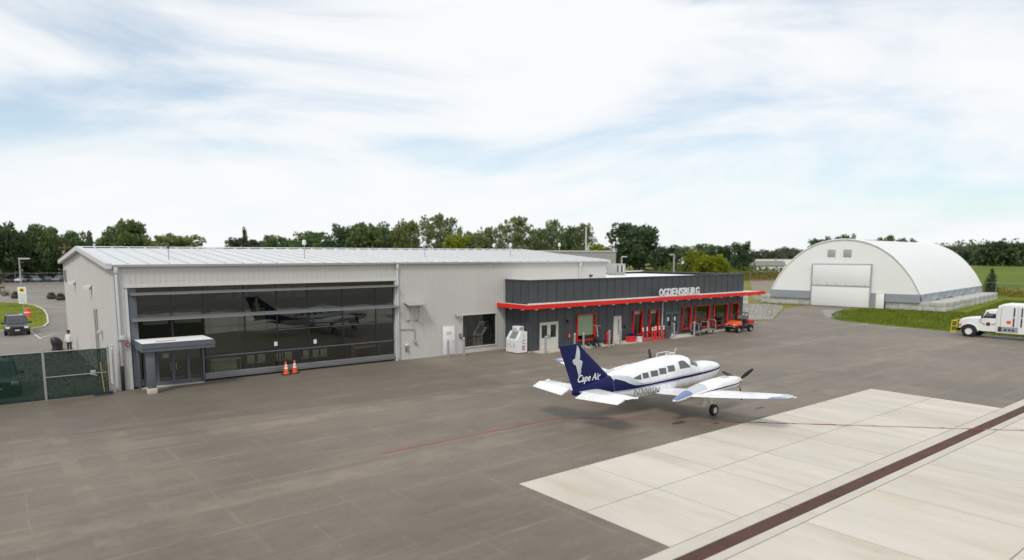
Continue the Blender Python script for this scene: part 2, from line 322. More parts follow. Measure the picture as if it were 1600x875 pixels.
m_inceil = mat('interior_ceiling', (.10, .10, .10), .8, var=.1)
m_glassH = glass('hangar_glass', (.66, .68, .61), .035)
m_glassT = glass('terminal_glass', (.84, .88, .82), .02)
m_glassC = glass('vehicle_glass', (.16, .19, .20), .10)
m_yel = mat('yellow_paint', (.78, .55, .06), .45, var=.08)
m_orange = mat('orange_plastic', (.78, .10, .015), .45, var=.08)
m_navy = mat('navy_paint', (.007, .010, .07), .4, var=.06, spec=.2)
m_planew = mat('aircraft_white', (.80, .80, .80), .25, var=.03, coat=.4)
m_planeg = mat('aircraft_grey', (.50, .52, .54), .3, var=.03)
m_planeb = mat('aircraft_blue', (.15, .19, .37), .3, var=.05)
m_lawn = fieldmat('lawn_grass', [(.09, .125, .010), (.125, .165, .012), (.165, .185, .018), (.20, .18, .04)], .16, 4.0)
m_field = fieldmat('meadow', [(.11, .14, .035), (.16, .17, .04), (.24, .20, .06), (.20, .17, .08), (.14, .17, .04)], .03, 1.2)
m_green = fieldmat('green_meadow', [(.06, .095, .012), (.10, .14, .018), (.13, .17, .025), (.17, .18, .04)], .05, 1.0)
m_gravel = fieldmat('gravel', [(.22, .21, .19), (.29, .275, .245), (.33, .31, .28)], .4, 6.0)
m_block = mat('concrete_block', (.43, .42, .39), .9, var=.22, scale=1.2, bump=.3, bscale=14)
m_paintw = mat('worn_white_line', (.55, .54, .50), .8, var=.25, scale=4)
m_redline = mat('worn_red_line', (.25, .075, .062), .8, var=.3, scale=3)
# ============================================================ THE SETTING
def sheet(name, poly, z, m): return struct(name, MB().add([(x, y, z) for x, y in poly], [tuple(range(len(poly)))]), m)
sheet('ground', [(-3500, -3500), (3500, -3500), (3500, 3500), (-3500, 3500)], -.04, m_field)
sheet('parking_lot', [(-160, 40), (-160, 262), (70, 262), (58, 100), (58, 40)], -.012, m_lot)
sheet('apron', [(-160, -80), (72, -80), (72.6, 15), (73.2, 24.3), (74, 29.6), (75.3, 35.4), (77.2, 37.8), (79.8, 39.9), (85.7, 43.3), (88.4, 44.8), (96, 43), (95.6, 50.2), (87, 49.1), (70.7, 41.2), (60.5, 41.2), (60.5, 66), (5.9, 66), (5.9, 41.4), (-160, 41.4)], 0, m_asph)
sheet('asphalt_strip', [(-160, 37), (-5, 33.7), (6, 31.8), (18, 30.5), (23.5, 30.2), (23.6, 41.5), (-160, 41.5)], .004, m_asph2)
sheet('gravel_yard', [(60.5, 43), (66.8, 43.4), (70.9, 41.5), (78, 45.1), (86.8, 49.4), (91.5, 52), (92.9, 56), (84, 66), (61, 66)], .004, m_gravel)
sheet('lawn', [(72.8, -80), (72.7, 15), (73.3, 24.3), (74.1, 29.5), (75.4, 35.3), (77.3, 37.7), (79.9, 39.8), (85.7, 43.2), (90, 43.9), (97, 42), (170, 45), (170, -80)], .006, m_lawn)
sheet('gravel_verge', [(78.3, 38.7), (79.8, 39.95), (85.7, 43.35), (88.5, 44.8), (92, 43.6), (87.5, 42.0), (83, 39.4), (80, 37.0)], .012, m_gravel)
sheet('green_meadow', [(170, -80), (170, 45), (150, 62), (215, 78), (330, 118), (700, 190), (700, -200), (170, -200)], -.03, m_green)
sheet('grey_track', [(100, 62), (300, 190), (320, 178), (108, 57)], -.02, fieldmat('dry_track', [(.20, .185, .14), (.26, .235, .18), (.20, .20, .11)], .08, 2))
# lawn island in the car park, with a kerb
isl = [(-30, 131), (3, 130), (5.3, 126.5), (6.6, 118), (7.0, 108), (6.6, 98), (5.9, 87.5), (5.2, 83), (4.1, 81.6), (-30, 84)]
island = struct('lawn_island', MB().prism(isl, -.01, .12, 'z'), m_lawn)
kb = MB(); cx, cy = -5, 105
for (a, b) in zip(isl[:-1], isl[1:]):
    A = Vector((a[0], a[1], 0)); B = Vector((b[0], b[1], 0)); d = (B-A).normalized(); nrm = Vector((d.y, -d.x, 0))*-.18
    kb.add([A, B, B+nrm, A+nrm]+[p+Vector((0, 0, .135)) for p in (A, B, B+nrm, A+nrm)], [(4, 5, 6, 7), (0, 1, 5, 4), (2, 3, 7, 6), (1, 2, 6, 5), (3, 0, 4, 7)])
struct('kerb', kb, m_curb)
def ribbon(pts, w, z):
    mb = MB()
    for (a, b) in zip(pts[:-1], pts[1:]):
        A = Vector((*a, z)); B = Vector((*b, z)); d = (B-A).normalized(); n = Vector((-d.y, d.x, 0))*w/2; mb.add([A-n, B-n, B+n, A+n], [(0, 1, 2, 3)])
    return mb
struct('painted_line', ribbon([(3.95, 84), (4.05, 78.8), (4.3, 72)], .13, -.004), m_paintw)
struct('painted_line', ribbon([(4.3, 72.6), (5.8, 76)], .12, -.003), m_paintw)
struct('painted_line', ribbon([(1.0, 77.5), (.95, 72)], .13, -.004), m_paintw)
struct('yellow_kerb_line', ribbon([(5.0, 127.4), (7.3, 118.3), (10.2, 110)], .35, -.003), mat('worn_yellow', (.45, .33, .14), .8, var=.3))
for yy in (150, 172, 196): struct('painted_line', ribbon([(-40, yy), (24, yy-7)], .35, -.003), m_paintw)
# concrete apron: filler sheet, slabs, drain kerbs, drain grates
SX0, NS = 13.29, 8; SW = (38.25-SX0)/NS
base = MB().add([(SX0, 10.2, .004), (38.25, 10.2, .004), (38.25, 16.35, .004), (SX0, 16.35, .004)], [(0, 1, 2, 3)])
base.add([(-24, -30, .003), (120, -30, .003), (120, 10.2, .003), (-24, 10.2, .003)], [(0, 1, 2, 3)])
capron = struct('concrete_apron', base, m_joint)
G = .016
def slab(x0, x1, y0, y1, nm='concrete_slab', m=m_conc, z1=.02):
    MB().box(x0+G, x1-G, y0+G, y1-G, .005, z1).build(nm, m, capron)
for r in (10.27, 13.31):
    for k in range(NS): slab(SX0+k*SW-(G if k == 0 else 0), SX0+(k+1)*SW, r, r+3.04)
x = -3.5
while x < 98:
    for (y0, y1) in ((4.7, 9.0), (.4, 4.7), (-3.9, .4), (-8.2, -3.9)): slab(x, x+4.2, y0, y1)
    x += 4.2
x = -6.7
while x < 98:
    slab(x, x+6.24, 9.78, 10.27, 'drain_kerb', m_curb, .021); slab(x, x+6.24, 9.0, 9.33, 'drain_kerb', m_curb, .021); x += 6.24
m_grate = mat('rusty_grate', (.085, .036, .026), .75, var=.35, scale=2.5, bump=.4, bscale=30)
drain = MB().box(-6.7, 98, 9.335, 9.775, .0032, .0045).build('trench_drain', m_black); tag(drain, kind='structure')
gm = MB()
for q in range(9): gm.box(-.012+q*.11, .085+q*.11, .005, .43, .006, .017)
gm.box(-.012, .985, .005, .03, .0061, .0195); gm.box(-.012, .985, .405, .43, .0061, .0195)
gdat = gm.data('grate', m_grate)
x = -2.0
while x < 80: link(gdat, 'grate', drain, loc=(x, 9.337, 0)); x += 1.0
# red guide line: on the asphalt, then worn over the slabs
arc = [(11.4, 22.12), (15, 22.14), (19.2, 22.14), (20.1, 22.02), (20.9, 21.65), (21.6, 21.1), (23.0, 19.68), (26.15, 16.42)]
struct('painted_line', ribbon(arc, .13, .005), m_redline)
rl = MB(); wl = MB(); t = 0; dirv = Vector((34.03-26.2, 8.3-16.36, 0)); Lr = dirv.length; dirv /= Lr; nv = Vector((-dirv.y, dirv.x, 0)); P0 = Vector((26.2, 16.36, .026))
m_redline2 = mat('dark_red_line', (.20, .055, .05), .8, var=.3, scale=3)
while t < Lr-.1:
    l = random.uniform(.25, 1.1); worn = (t/Lr) > .22 and random.random() < .45
    for o_, w_ in ((-.055, .035), (.05, .04)) if worn else ((0, .15),):
        a = P0+dirv*t+nv*(o_-w_/2); b = P0+dirv*min(t+l, Lr)+nv*(o_-w_/2); rl.add([a, b, b+nv*w_, a+nv*w_], [(0, 1, 2, 3)])
    if worn or random.random() < .3:
        o_ = random.uniform(-.05, .02); a = P0+dirv*(t+.05)+nv*o_+Vector((0, 0, .002)); b = P0+dirv*min(t+l*.8, Lr)+nv*o_+Vector((0, 0, .002)); wl.add([a, b, b+nv*.04, a+nv*.04], [(0, 1, 2, 3)])
    t += l+(.03 if worn else 0)
struct('painted_line', rl, m_redline2); struct('painted_line', wl, mat('chipped_white', (.7, .69, .66), .8))
# ============================================================ HANGAR
HX0, HX1, HY0, HY1, HE, HR = 5.82, 43.6, 41.52, 65.9, 6.78, 7.74
HYM = (HY0+HY1)/2
hang = thing('hangar', 'long pale grey metal hangar with white ribbed roof and big glass front', 'hangar', (HX0, HY0, 0))
def ribbed(mb, axis, c, a, b, zb, zt, out, period=.3, depth=.018):
    """ribbed metal cladding on the plane axis=c, running a..b, from zb to zt (numbers or functions)"""
    us = [a]; ds = [0]; u = math.ceil(a/period)*period
    while u < b-.06:
        if u > a+.04: us += [u-.022, u-.012, u+.012, u+.022]; ds += [0, depth, depth, 0]
        u += period
    us.append(b); ds.append(0)
    fb = zb if callable(zb) else (lambda q: zb); ft = zt if callable(zt) else (lambda q: zt); vs = []
    for u, d in zip(us, ds):
        for z in (fb(u), ft(u)): vs.append((u, c+out*d, z) if axis == 'y' else (c+out*d, u, z))
    n = len(us); mb.add(vs, [(2*i, 2*i+2, 2*i+3, 2*i+1) for i in range(n-1)])
WX0, WX1, WZ0, WZ1 = 6.48, 22.68, .12, 5.56
fw = MB(); ribbed(fw, 'y', HY0, HX0, WX0, 0, HE, -1); ribbed(fw, 'y', HY0, WX0, WX1, WZ1, HE, -1)
OX0, OX1, OZ0, OZ1 = 28.3, 31.42, .46, 2.84
ribbed(fw, 'y', HY0, WX1, OX0, 0, HE, -1); ribbed(fw, 'y', HY0, OX0, OX1, OZ1, HE, -1); ribbed(fw, 'y', HY0, OX0, OX1, 0, OZ0, -1); ribbed(fw, 'y', HY0, OX1, HX1, 0, HE, -1)
fw.build('front_wall', m_wall, hang, True)
gz_ = lambda y: HE+(HR-HE)*(1-abs(y-HYM)/(HYM-HY0))-.02
lw = MB(); ribbed(lw, 'x', HX0, HY0, HYM, 0, gz_, -1); ribbed(lw, 'x', HX0, HYM, HY1, 0, gz_, -1); lw.build('gable_wall', m_wall, hang, True)
rw = MB(); ribbed(rw, 'x', HX1, HY0, HYM, 0, gz_, 1); ribbed(rw, 'x', HX1, HYM, HY1, 0, gz_, 1); rw.build('gable_wall', m_wall, hang, True)
bw = MB(); ribbed(bw, 'y', HY1, HX0, HX1, 0, HE, 1); bw.build('rear_wall', m_wall, hang, True)
# roof panels with standing seams
NP = 38; PW = (HX1-HX0+.5)/NP; sl = (HR-HE)/(HYM-HY0)
rp = MB(); yf = HY0-.22; ln = HYM-yf
def roofz(y): return HE+.06+(y-HY0)*sl
rp.add([(0, yf, roofz(yf)), (PW, yf, roofz(yf)), (PW, HYM, roofz(HYM)), (0, HYM, roofz(HYM)), (0, yf, roofz(yf)-.05), (PW, yf, roofz(yf)-.05)], [(0, 1, 2, 3), (4, 5, 1, 0)])
rb = MB()
for ex in (.0,):
    rb.add([(ex-.03, yf, roofz(yf)+.003), (ex+.03, yf, roofz(yf)+.003), (ex+.03, HYM, roofz(HYM)+.003), (ex-.03, HYM, roofz(HYM)+.003)]+[(ex-.015, yf, roofz(yf)+.065), (ex+.015, yf, roofz(yf)+.065), (ex+.015, HYM, roofz(HYM)+.065), (ex-.015, HYM, roofz(HYM)+.065)],
           [(0, 1, 5, 4), (1, 2, 6, 5), (2, 3, 7, 6), (3, 0, 4, 7), (4, 5, 6, 7)])
rpd = rp.data('roof_panel', m_roof); rbd = rb.data('roof_seam', m_seam)
for k in range(NP):
    o = link(rpd, 'roof_panel', hang, loc=(HX0-.25+k*PW-HX0, -HY0, 0)); link(rbd, 'seam', o)
br = MB(); br.add([(HX0-.25, HYM, roofz(HYM)), (HX1+.25, HYM, roofz(HYM)), (HX1+.25, HY1+.2, HE+.04), (HX0-.25, HY1+.2, HE+.04)], [(0, 1, 2, 3)]); br.build('rear_roof', m_roof, hang, True)
MB().prism([(HYM-.25, roofz(HYM-.25)+.07), (HYM, roofz(HYM)+.1), (HYM+.25, roofz(HYM-.25)+.07), (HYM, roofz(HYM)+.04)], HX0-.28, HX1+.28, 'x').build('ridge_cap', m_roof, hang, True)
for xx, s_ in ((HX0, -1), (HX1, 1)):                     # rake trims on both gables
    e = MB()
    for ya, yb in ((yf-.02, HYM), (HY1+.22, HYM)):
        za = roofz(yf)-.01 if ya < HYM else HE+.05; zb = roofz(HYM)+.05
        xa, xb = sorted((xx+s_*.02, xx+s_*.30)); e.add([(xa, ya, za-.22), (xb, ya, za-.22), (xb, yb, zb-.22), (xa, yb, zb-.22), (xa, ya, za+.06), (xb, ya, za+.06), (xb, yb, zb+.06), (xa, yb, zb+.06)],
              [(0, 1, 2, 3), (4, 5, 6, 7), (0, 1, 5, 4), (1, 2, 6, 5), (3, 2, 6, 7), (0, 3, 7, 4)])
    e.build('rake_trim', m_trim, hang, True)
g = MB(); g.prism([(HY0-.04, HE-.1), (HY0-.20, HE-.1), (HY0-.25, HE+.03), (HY0-.23, HE+.04), (HY0-.04, HE+.04)], HX0-.2, HX1+.2, 'x'); g.build('gutter', m_trim, hang, True)
for xx in (HX0+.16, 22.86, 40.3):
    d = MB(); zb = 1.35 if xx < 7 else (.15 if xx < 25 else 5.0)
    d.bbox(xx-.06, xx+.06, HY0-.15, HY0-.04, zb, HE-.1, .015); d.bbox(xx-.1, xx+.1, HY0-.2, HY0-.035, HE-.42, HE-.1, .02)
    o = d.build('downspout', m_trim, hang, True)
    if xx < 7: MB().bbox(xx-.085, xx+.085, HY0-.17, HY0-.035, .0, 1.35, .015).build('black_boot', m_blk, o)
MB().box(HX0-.035, HX0+.07, HY0-.036, HY0+.07, 0, HE-.1).build('corner_trim', m_trim, hang, True)
# the glass front: dark jamb, projecting rails, mullions, panes
t = MB(); t.box(WX0-.16, WX1+.1, HY0-.1, HY0+.04, WZ1, WZ1+.13); t.build('head_trim', m_trim, hang, True)
t = MB(); t.box(WX1, WX1+.1, HY0-.08, HY0+.22, 0, WZ1-.002); t.box(WX0-.12, WX0-.002, HY0-.05, HY0+.22, 0, WZ1-.002); t.build('jamb_trim', m_trim, hang, True)
t = MB(); t.box(WX0, WX0+.42, HY0+.01, HY0+.18, .1, WZ1); t.build('side_column', m_slate, hang, True)
gd = HY0+.14
for z, dp, rise in ((5.20, .34, .10), (3.78, .36, .13)):
    t = MB(); t.prism([(gd-.05, z-.05), (HY0-dp, z-.045), (HY0-dp, z+.015), (HY0-dp+.06, z+.03), (gd-.05, z+rise)], WX0+.1, WX1+.22, 'x'); t.build('projecting_rail', m_alu, hang, True)
t = MB()
for (a, b, d_) in ((.12, .22, .02), (.24, .34, -.03), (.36, .47, .03)): t.box(WX0+.42, WX1-.001, HY0+d_, HY0+.2, a, b)
t.build('sill_rail', m_alu, hang, True)
t = MB(); t.box(WX0+.42, WX1, gd-.03, gd+.05, 1.39, 1.46); t.build('transom', m_slate, hang, True)
t = MB(); t.box(14.5, WX1, gd-.025, gd+.04, 2.69, 2.735); t.build('transom', m_slate, hang, True)
mull = [6.9, 8.62, 10.32, 12.61, 14.56, 16.55, 18.88, 21.29, 22.66]
for i, mx_ in enumerate(mull[1:-1]):
    t = MB(); t.box(mx_-.035, mx_+.035, gd-.028, gd+.05, .47, WZ1); t.build('mullion', m_blk, hang, True)
for mx_ in (14.75, 16.72, 19.08): t = MB(); t.box(mx_-.03, mx_+.03, gd-.027, gd+.05, .47, 1.388); t.build('mullion', m_blk, hang, True)
rows = [(.47, 1.39), (1.46, 3.73), (3.9, 5.15), (5.3, WZ1)]
for i in range(len(mull)-1):
    for (z0, z1) in rows:
        if mull[i] < 10 and z0 < 2.0: continue
        z0_ = 2.62 if (mull[i] < 10 and z0 < 3) else z0
        MB().box(mull[i]+.036, mull[i+1]-.036, gd, gd+.012, z0_, z1).build('window_pane', m_glassH, hang, True)
for z0, z1 in ((1.46, 2.6), (.47, 1.388)):
    MB().box(6.9, 7.02, gd, gd+.012, z0, z1).build('window_pane', m_glassH, hang, True)
# what one sees inside: hall with floor, rear wall, fluorescent fittings
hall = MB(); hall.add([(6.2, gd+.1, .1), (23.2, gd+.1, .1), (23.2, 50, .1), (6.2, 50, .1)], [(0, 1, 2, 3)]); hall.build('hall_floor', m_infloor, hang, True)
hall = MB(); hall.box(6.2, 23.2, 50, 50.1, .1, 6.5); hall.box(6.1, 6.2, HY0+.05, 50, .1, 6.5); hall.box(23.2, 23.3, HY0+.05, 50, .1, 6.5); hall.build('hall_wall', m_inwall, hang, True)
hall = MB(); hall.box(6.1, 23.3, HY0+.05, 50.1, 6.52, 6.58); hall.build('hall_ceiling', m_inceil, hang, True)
m_board = mat('pale_board', (.66, .70, .62), .5, var=.06)
m_lamp = mat('lamp_cover', (.8, .82, .82), .4)
for (x_, y_, w_) in ((9.2, 45, 1.2), (10.6, 45.2, .7), (14.6, 45, 1.5), (14.0, 43.8, 1.4), (18.8, 44.6, 1.5), (18.2, 46.2, 1.2)):
    MB().bbox(x_, x_+w_, y_, y_+.3, 4.9, 5.0, .02).build('ceiling_lamp', m_lamp, hang, True)
# ladders of windows on the hall's rear wall seen through the glass
for (x0, x1, z0, z1) in ((7.4, 8.9, 2.7, 3.6), (9.3, 11.0, 2.7, 3.6), (12.0, 13.1, 4.3, 5.1), (13.5, 14.2, 4.3, 5.1), (16.0, 17.3, 4.2, 5.0), (17.7, 18.5, 4.2, 5.0), (11.6, 13.4, 1.9, 3.5), (14.0, 15.4, 2.0, 3.5)):
    MB().bbox(x0+1.2, x1+1.2, 49.93, 49.995, z0, z1, .01).build('wall_board', m_board, hang, True)
def table(label, x, y, w, d, h, col):
    t_ = thing('table', label, 'table', (x, y, .1)); MB().bbox(0, w, 0, d, h-.05, h, .01).build('table_top', col, t_)
    for a in (.05, w-.1):
        for b in (.05, d-.1): MB().box(a, a+.05, b, b+.05, 0, h-.051).build('leg', m_steel, t_)
table('low pale table inside the hall behind the glass, nearest the entrance', 10.85, 42.4, 1.7, .8, .95, m_board)
table('pale table inside the hall in the right corner of the glass front', 20.2, 42.6, 1.9, .7, .9, m_board)
cab = MB().bbox(10.95, 12.3, 42.6, 43.2, .1, .98, .02).build('cabinet', m_board); tag(cab, 'pale green cabinet standing behind the bottom glass near the entrance', 'cabinet')
def chair(x, y, rz):
    t_ = thing('hall_chair', 'grey green waiting chair behind the lower glass panes', 'chair', (x, y, .1), rz, 'waiting chairs inside the hall')
    MB().bbox(-.24, .24, -.24, .24, .42, .48, .02).build('seat', m_board, t_); MB().bbox(-.24, .24, .2, .26, .5, .98, .03).build('backrest', m_board, t_)
    for sx in (-.2, .2):
        for sy in (-.2, .2): MB().tube((sx, sy, 0), (sx, sy, .42), .015, n=6).build('leg', m_steel, t_)
    return t_
c0 = chair(13.3, 43.3, PI)
c0['label'] = 'leftmost grey green waiting chair behind the lower glass panes'
for x_, w_ in zip((13.95, 15.1, 15.7, 16.9, 17.5, 18.1), ('second from left', 'third from left', 'fourth from left', 'third from right', 'second from right', 'rightmost')): dup(c0, (x_, 43.3, .1), PI+random.uniform(-.1, .1), 'grey green waiting chair behind the lower glass panes, ' + w_)
for (x_, z_) in ((14.32, 1.72), (16.85, 1.66)): MB().box(x_, x_+.2, gd-.006, gd-.002, z_, z_+.26).build('paper_notice', m_white, hang, True)
ex = MB(); ex.lathe([(0, 0), (.1, 0), (.1, .45), (.06, .52), (.03, .58), (0, .6)], 12, (19.5, 42.1, .1)); ext = ex.build('fire_extinguisher', m_blk); tag(ext, 'small dark cylinder on the hall floor behind the glass beside an orange panel', 'extinguisher')
op = MB().bbox(19.75, 20.0, 42.3, 42.36, .1, 1.3, .01).build('orange_panel', mat('brown_orange', (.32, .09, .03), .6)); tag(op, 'upright brown orange panel behind the lower glass near the right end', 'panel')
# vestibule with doors, in front of the left bays
VX0, VX1, VY0 = 6.72, 10.15, 39.42
ves = thing('entrance_porch', 'small dark grey entrance porch with flat white roof before the glass front', 'porch', (VX0, VY0, 0))
t = MB(); t.box(VX0-.05, VX1+.02, VY0, HY0+.05, 2.64, 2.72); t.build('porch_roof', m_tpo, ves, True)
t = MB(); t.box(VX0-.1, VX1+.1, VY0-.1, VY0-.001, 2.26, 2.70); t.box(VX0-.1, VX0-.051, VY0, HY0+.0, 2.26, 2.70); t.box(VX1+.021, VX1+.1, VY0, HY0, 2.26, 2.70); t.box(VX0-.05, VX1+.02, VY0, HY0, 2.26, 2.3); t.build('fascia', m_slate, ves, True)
t = MB(); t.box(VX0-.14, VX1+.14, VY0-.13, VY0-.101, 2.44, 2.50); t.build('fascia_rib', m_slate, ves, True)
t = MB(); t.bbox(VX0+.12, VX0+.52, VY0+.05, VY0+.4, .3, 2.26, .01); t.build('column', m_slate, ves, True)
t = MB(); t.bbox(VX0+.09, VX0+.55, VY0+.02, VY0+.43, 0, .3, .02); t.build('column_base', m_curb, ves, True)
t = MB(); t.bbox(VX0-.02, VX0+.1, HY0-.3, HY0-.02, 0, 2.26, .01); t.bbox(VX1-.12, VX1+.0, HY0-.25, HY0-.02, 0.02, 2.26, .01); t.build('rear_post', m_slate, ves, True)
t = MB(); t.box(VX0+.1, VX1-.12, HY0-.35, HY0+.1, 0.001, .06); t.build('door_step', m_curb, ves, True)
MB().add([(VX0+.6, VY0+.3, 2.722), (VX0+1.7, VY0+.45, 2.722), (VX0+1.75, VY0+.75, 2.722), (VX0+.75, VY0+.6, 2.722)], [(0, 1, 2, 3)]).build('red_streak', mat('rust_red', (.34, .05, .04), .7, var=.4), ves, True)
dx = [7.02, 7.72, 8.52, 9.32, 10.03]
for i in range(4):
    a, b = dx[i], dx[i+1]; y_ = HY0-.06
    f = MB(); f.box(a, a+.07, y_, y_+.07, .06, 2.26); f.box(b-.07, b, y_, y_+.07, .06, 2.26); f.box(a+.07, b-.07, y_, y_+.07, .06, .3); f.box(a+.07, b-.07, y_, y_+.07, 2.14, 2.26)
    if i in (0,): f.box(a+.07, b-.07, y_, y_+.07, 1.02, 1.08)
    o = f.build('door' if i in (1, 2) else 'side_light', m_slate, ves, True); MB().box(a+.07, b-.07, y_+.03, y_+.04, .3, 2.14).build('door_pane', m_glassH, o)
    if i in (1, 2): MB().tube((b-.14 if i == 1 else a+.14, y_-.04, .9), (b-.14 if i == 1 else a+.14, y_-.04, 1.3), .018).build('handle', m_steel, o)
MB().box(8.0, 8.3, HY0-.07, HY0-.064, 1.6, 1.85).build('paper_notice', m_grey, ves, True)
# plain wall fittings, each a thing hung on the wall
def dome_vent(x, y, z, face, label, s=1.0):
    t_ = thing('vent_hood', label, 'vent hood', (x, y, z), face)
    r = MB(); prof = [(.21*s*math.cos(a*PI/16), .2*s*math.sin(a*PI/16)) for a in range(9)]
    r.lathe(prof, 14, (0, -.1*s, 0)); r.build('hood', m_grey, t_); MB().box(-.23*s, .23*s, -.32*s, 0, -.06*s, -.001).build('rim', m_grey, t_)
dome_vent(6.1, HY0-.03, 2.84, 0, 'rounded grey hood on the front wall left of the entrance porch')
dome_vent(HX0-.03, 46.4, 2.75, -PI/2, 'rounded pale hood on the gable wall above the green fence', .9)
t = thing('wall_lamp', 'small grey wall lamp between the white door and the black window', 'wall lamp', (27.85, HY0-.02, 2.8)); MB().prism([(0, 0), (-.24, 0), (-.24, .08), (-.08, .2), (0, .2)], -.2, .22, 'x').build('housing', m_grey, t); MB().box(-.16, .18, -.2, -.04, -.03, -.002).build('lens', m_lamp, t)
t = thing('fire_alarm', 'small red and white fire alarm on the wall left of the porch', 'alarm', (6.34, HY0-.03, 2.5)); MB().lathe([(0, -.08), (.07, -.08), (.1, -.04), (.1, 0)], 14, axis='y').build('ring', m_red, t); MB().lathe([(0, -.1), (.05, -.1), (.05, -.079)], 12, axis='y').build('centre', m_white, t)
for i, (yy, lab) in enumerate(((58.2, 'white wall floodlight high on the gable wall, the farther of two'), (49.8, 'white wall floodlight high on the gable wall, the nearer of two'))):
    t = thing('wall_floodlight', lab, 'floodlight', (HX0-.03, yy, 5.35), 0, 'floodlights on the gable wall'); MB().prism([(-.03, .12), (-.42, -.02), (-.40, -.20), (-.05, -.05)], -.2, .2, 'y').build('housing', m_white, t); MB().box(-.1, -.0, -.12, .12, -.18, .0).build('bracket', m_steel, t)
t = thing('gable_louvre', 'small dark louvre near the rear corner of the gable wall', 'louvre', (HX0-.03, 64.3, 5.7)); MB().box(-.03, 0, -.5, .5, -.5, .5).build('frame', m_grey, t)
for k in range(6): MB().box(-.06, -.031, -.42, .42, -.42+k*.14, -.34+k*.14).build('slat', m_dark2, t)
for yy in (48.6, 47.8):
    t = MB(); t.tube((HX0-.09, yy, .2), (HX0-.09, yy, 3.95), .045, n=8); t.lathe([(.045, 3.95), (.09, 3.97), (.07, 4.05), (0, 4.07)], 10, (HX0-.09, yy, 0)); o = t.build('conduit_pipe', m_steel)
    tag(o, 'tall grey capped pipe on the gable wall, '+('the farther of the pair' if yy > 48 else 'the nearer of the pair'), 'pipe', 'pipes on the gable wall')
t = thing('window_awning', 'small grey metal awning on struts, high on the front wall', 'awning', (24.1, HY0-.03, 3.9))
MB().prism([(0, .16), (-.75, -.02), (-.75, -.07), (0, .11)], -.75, .75, 'x').build('awning_plate', m_grey, t)
MB().box(-.62, .52, -.03, 0, -1.15, .1).build('back_plate', m_wall, t)
for sx in (-.42, .28):
    MB().box(sx-.035, sx+.035, -.36, -.29, -.95, .02).build('upright', m_grey, t); MB().tube((sx, -.33, -.95), (sx, -.02, -1.25), .03, n=6).build('strut', m_steel, t); MB().tube((sx, -.33, -.92), (sx-.0, -.62, -1.3), .03, n=6).build('strut', m_steel, t)
t = thing('service_door', 'white steel door in the grey wall with a paper notice', 'door', (26.53, HY0-.03, 0))
MB().box(-.07, 0, -.05, .0, 0, 2.24).add([], []).box(1.03, 1.10, -.05, 0, 0, 2.24).box(0, 1.03, -.05, 0, 2.17, 2.24).build('frame', m_trim, t); MB().bbox(.004, 1.026, -.035, -.002, .02, 2.166, .008).build('leaf', m_white, t); MB().box(.3, .75, -.042, -.036, 1.5, 1.72).build('paper_notice', m_off, t); MB().tube((.94, -.09, 1.0), (.82, -.09, 1.0), .015, n=6).tube((.94, -.09, 1), (.94, -.03, 1), .02, n=6).build('handle', m_steel, t)
t = thing('wall_window', 'wide black window low in the grey wall beside the white door', 'window', (OX0, HY0, OZ0))
w_, h_ = OX1-OX0, OZ1-OZ0
MB().box(-.07, w_+.07, -.06, .05, h_, h_+.07).box(-.07, w_+.07, -.06, .05, -.07, 0).box(-.07, 0, -.06, .05, 0.0005, h_-.0005).box(w_, w_+.07, -.06, .05, 0.0005, h_-.0005).build('frame', m_trim, t)
for a, b in ((0, w_*.42), (w_*.42, w_)):
    for c_, d_ in ((0, h_*.3), (h_*.3, h_)): MB().box(a+.02, b-.02, .05, .06, c_+.02, d_-.02).build('pane', m_glassH, t)
MB().box(-.05, w_+.05, .08, 2.6, -.05, -.02).box(-.05, w_+.05, 2.6, 2.65, -.02, h_+.1).box(-.1, -.05, .08, 2.6, -.02, h_+.1).box(w_+.05, w_+.1, .08, 2.6, -.02, h_+.1).box(-.05, w_+.05, .08, 2.6, h_+.05, h_+.1).build('dark_recess', m_inceil, t)
MB().bbox(.5, 1.2, 1.2, 1.6, -.02, 1.35, .03).build('cabinet_inside', m_grey, t)
for (x_, z_, w, h, lab) in ((23.45, .62, .2, .2, 'dark outlet box low on the wall right of the glass front'), (28.0, 1.2, .22, .3, 'dark meter box beside the black window')):
    t = thing('outlet_box', lab, 'wall box', (x_, HY0-.03, z_)); MB().bbox(0, w, -.12, 0, 0, h, .015).build('box', m_dark2, t); MB().box(.03, w-.03, -.13, -.121, .04, h-.04).build('cover', m_grey, t)
t = thing('switch_box', 'small white box low on the wall above the dark outlet', 'wall box', (23.35, HY0-.03, .95)); MB().bbox(0, .34, -.08, 0, 0, .2, .015).build('box', m_trim, t); MB().box(.05, .29, -.086, -.081, .05, .15).build('cover', m_white, t)
t = thing('wall_conduit', 'thin bent conduit with a tap on the wall right of the glass front', 'conduit', (22.8, HY0-.05, 0)); MB().path([(0, 0, 2.16), (1.35, 0, 2.12), (1.4, 0, 2.0), (1.4, 0, 1.3)], .025, 6).build('pipe', m_steel, t); MB().bbox(1.32, 1.5, -.1, .02, 1.12, 1.32, .02).tube((1.42, -.05, 1.15), (1.62, -.1, 1.0), .03, n=6).build('tap', m_grey, t)
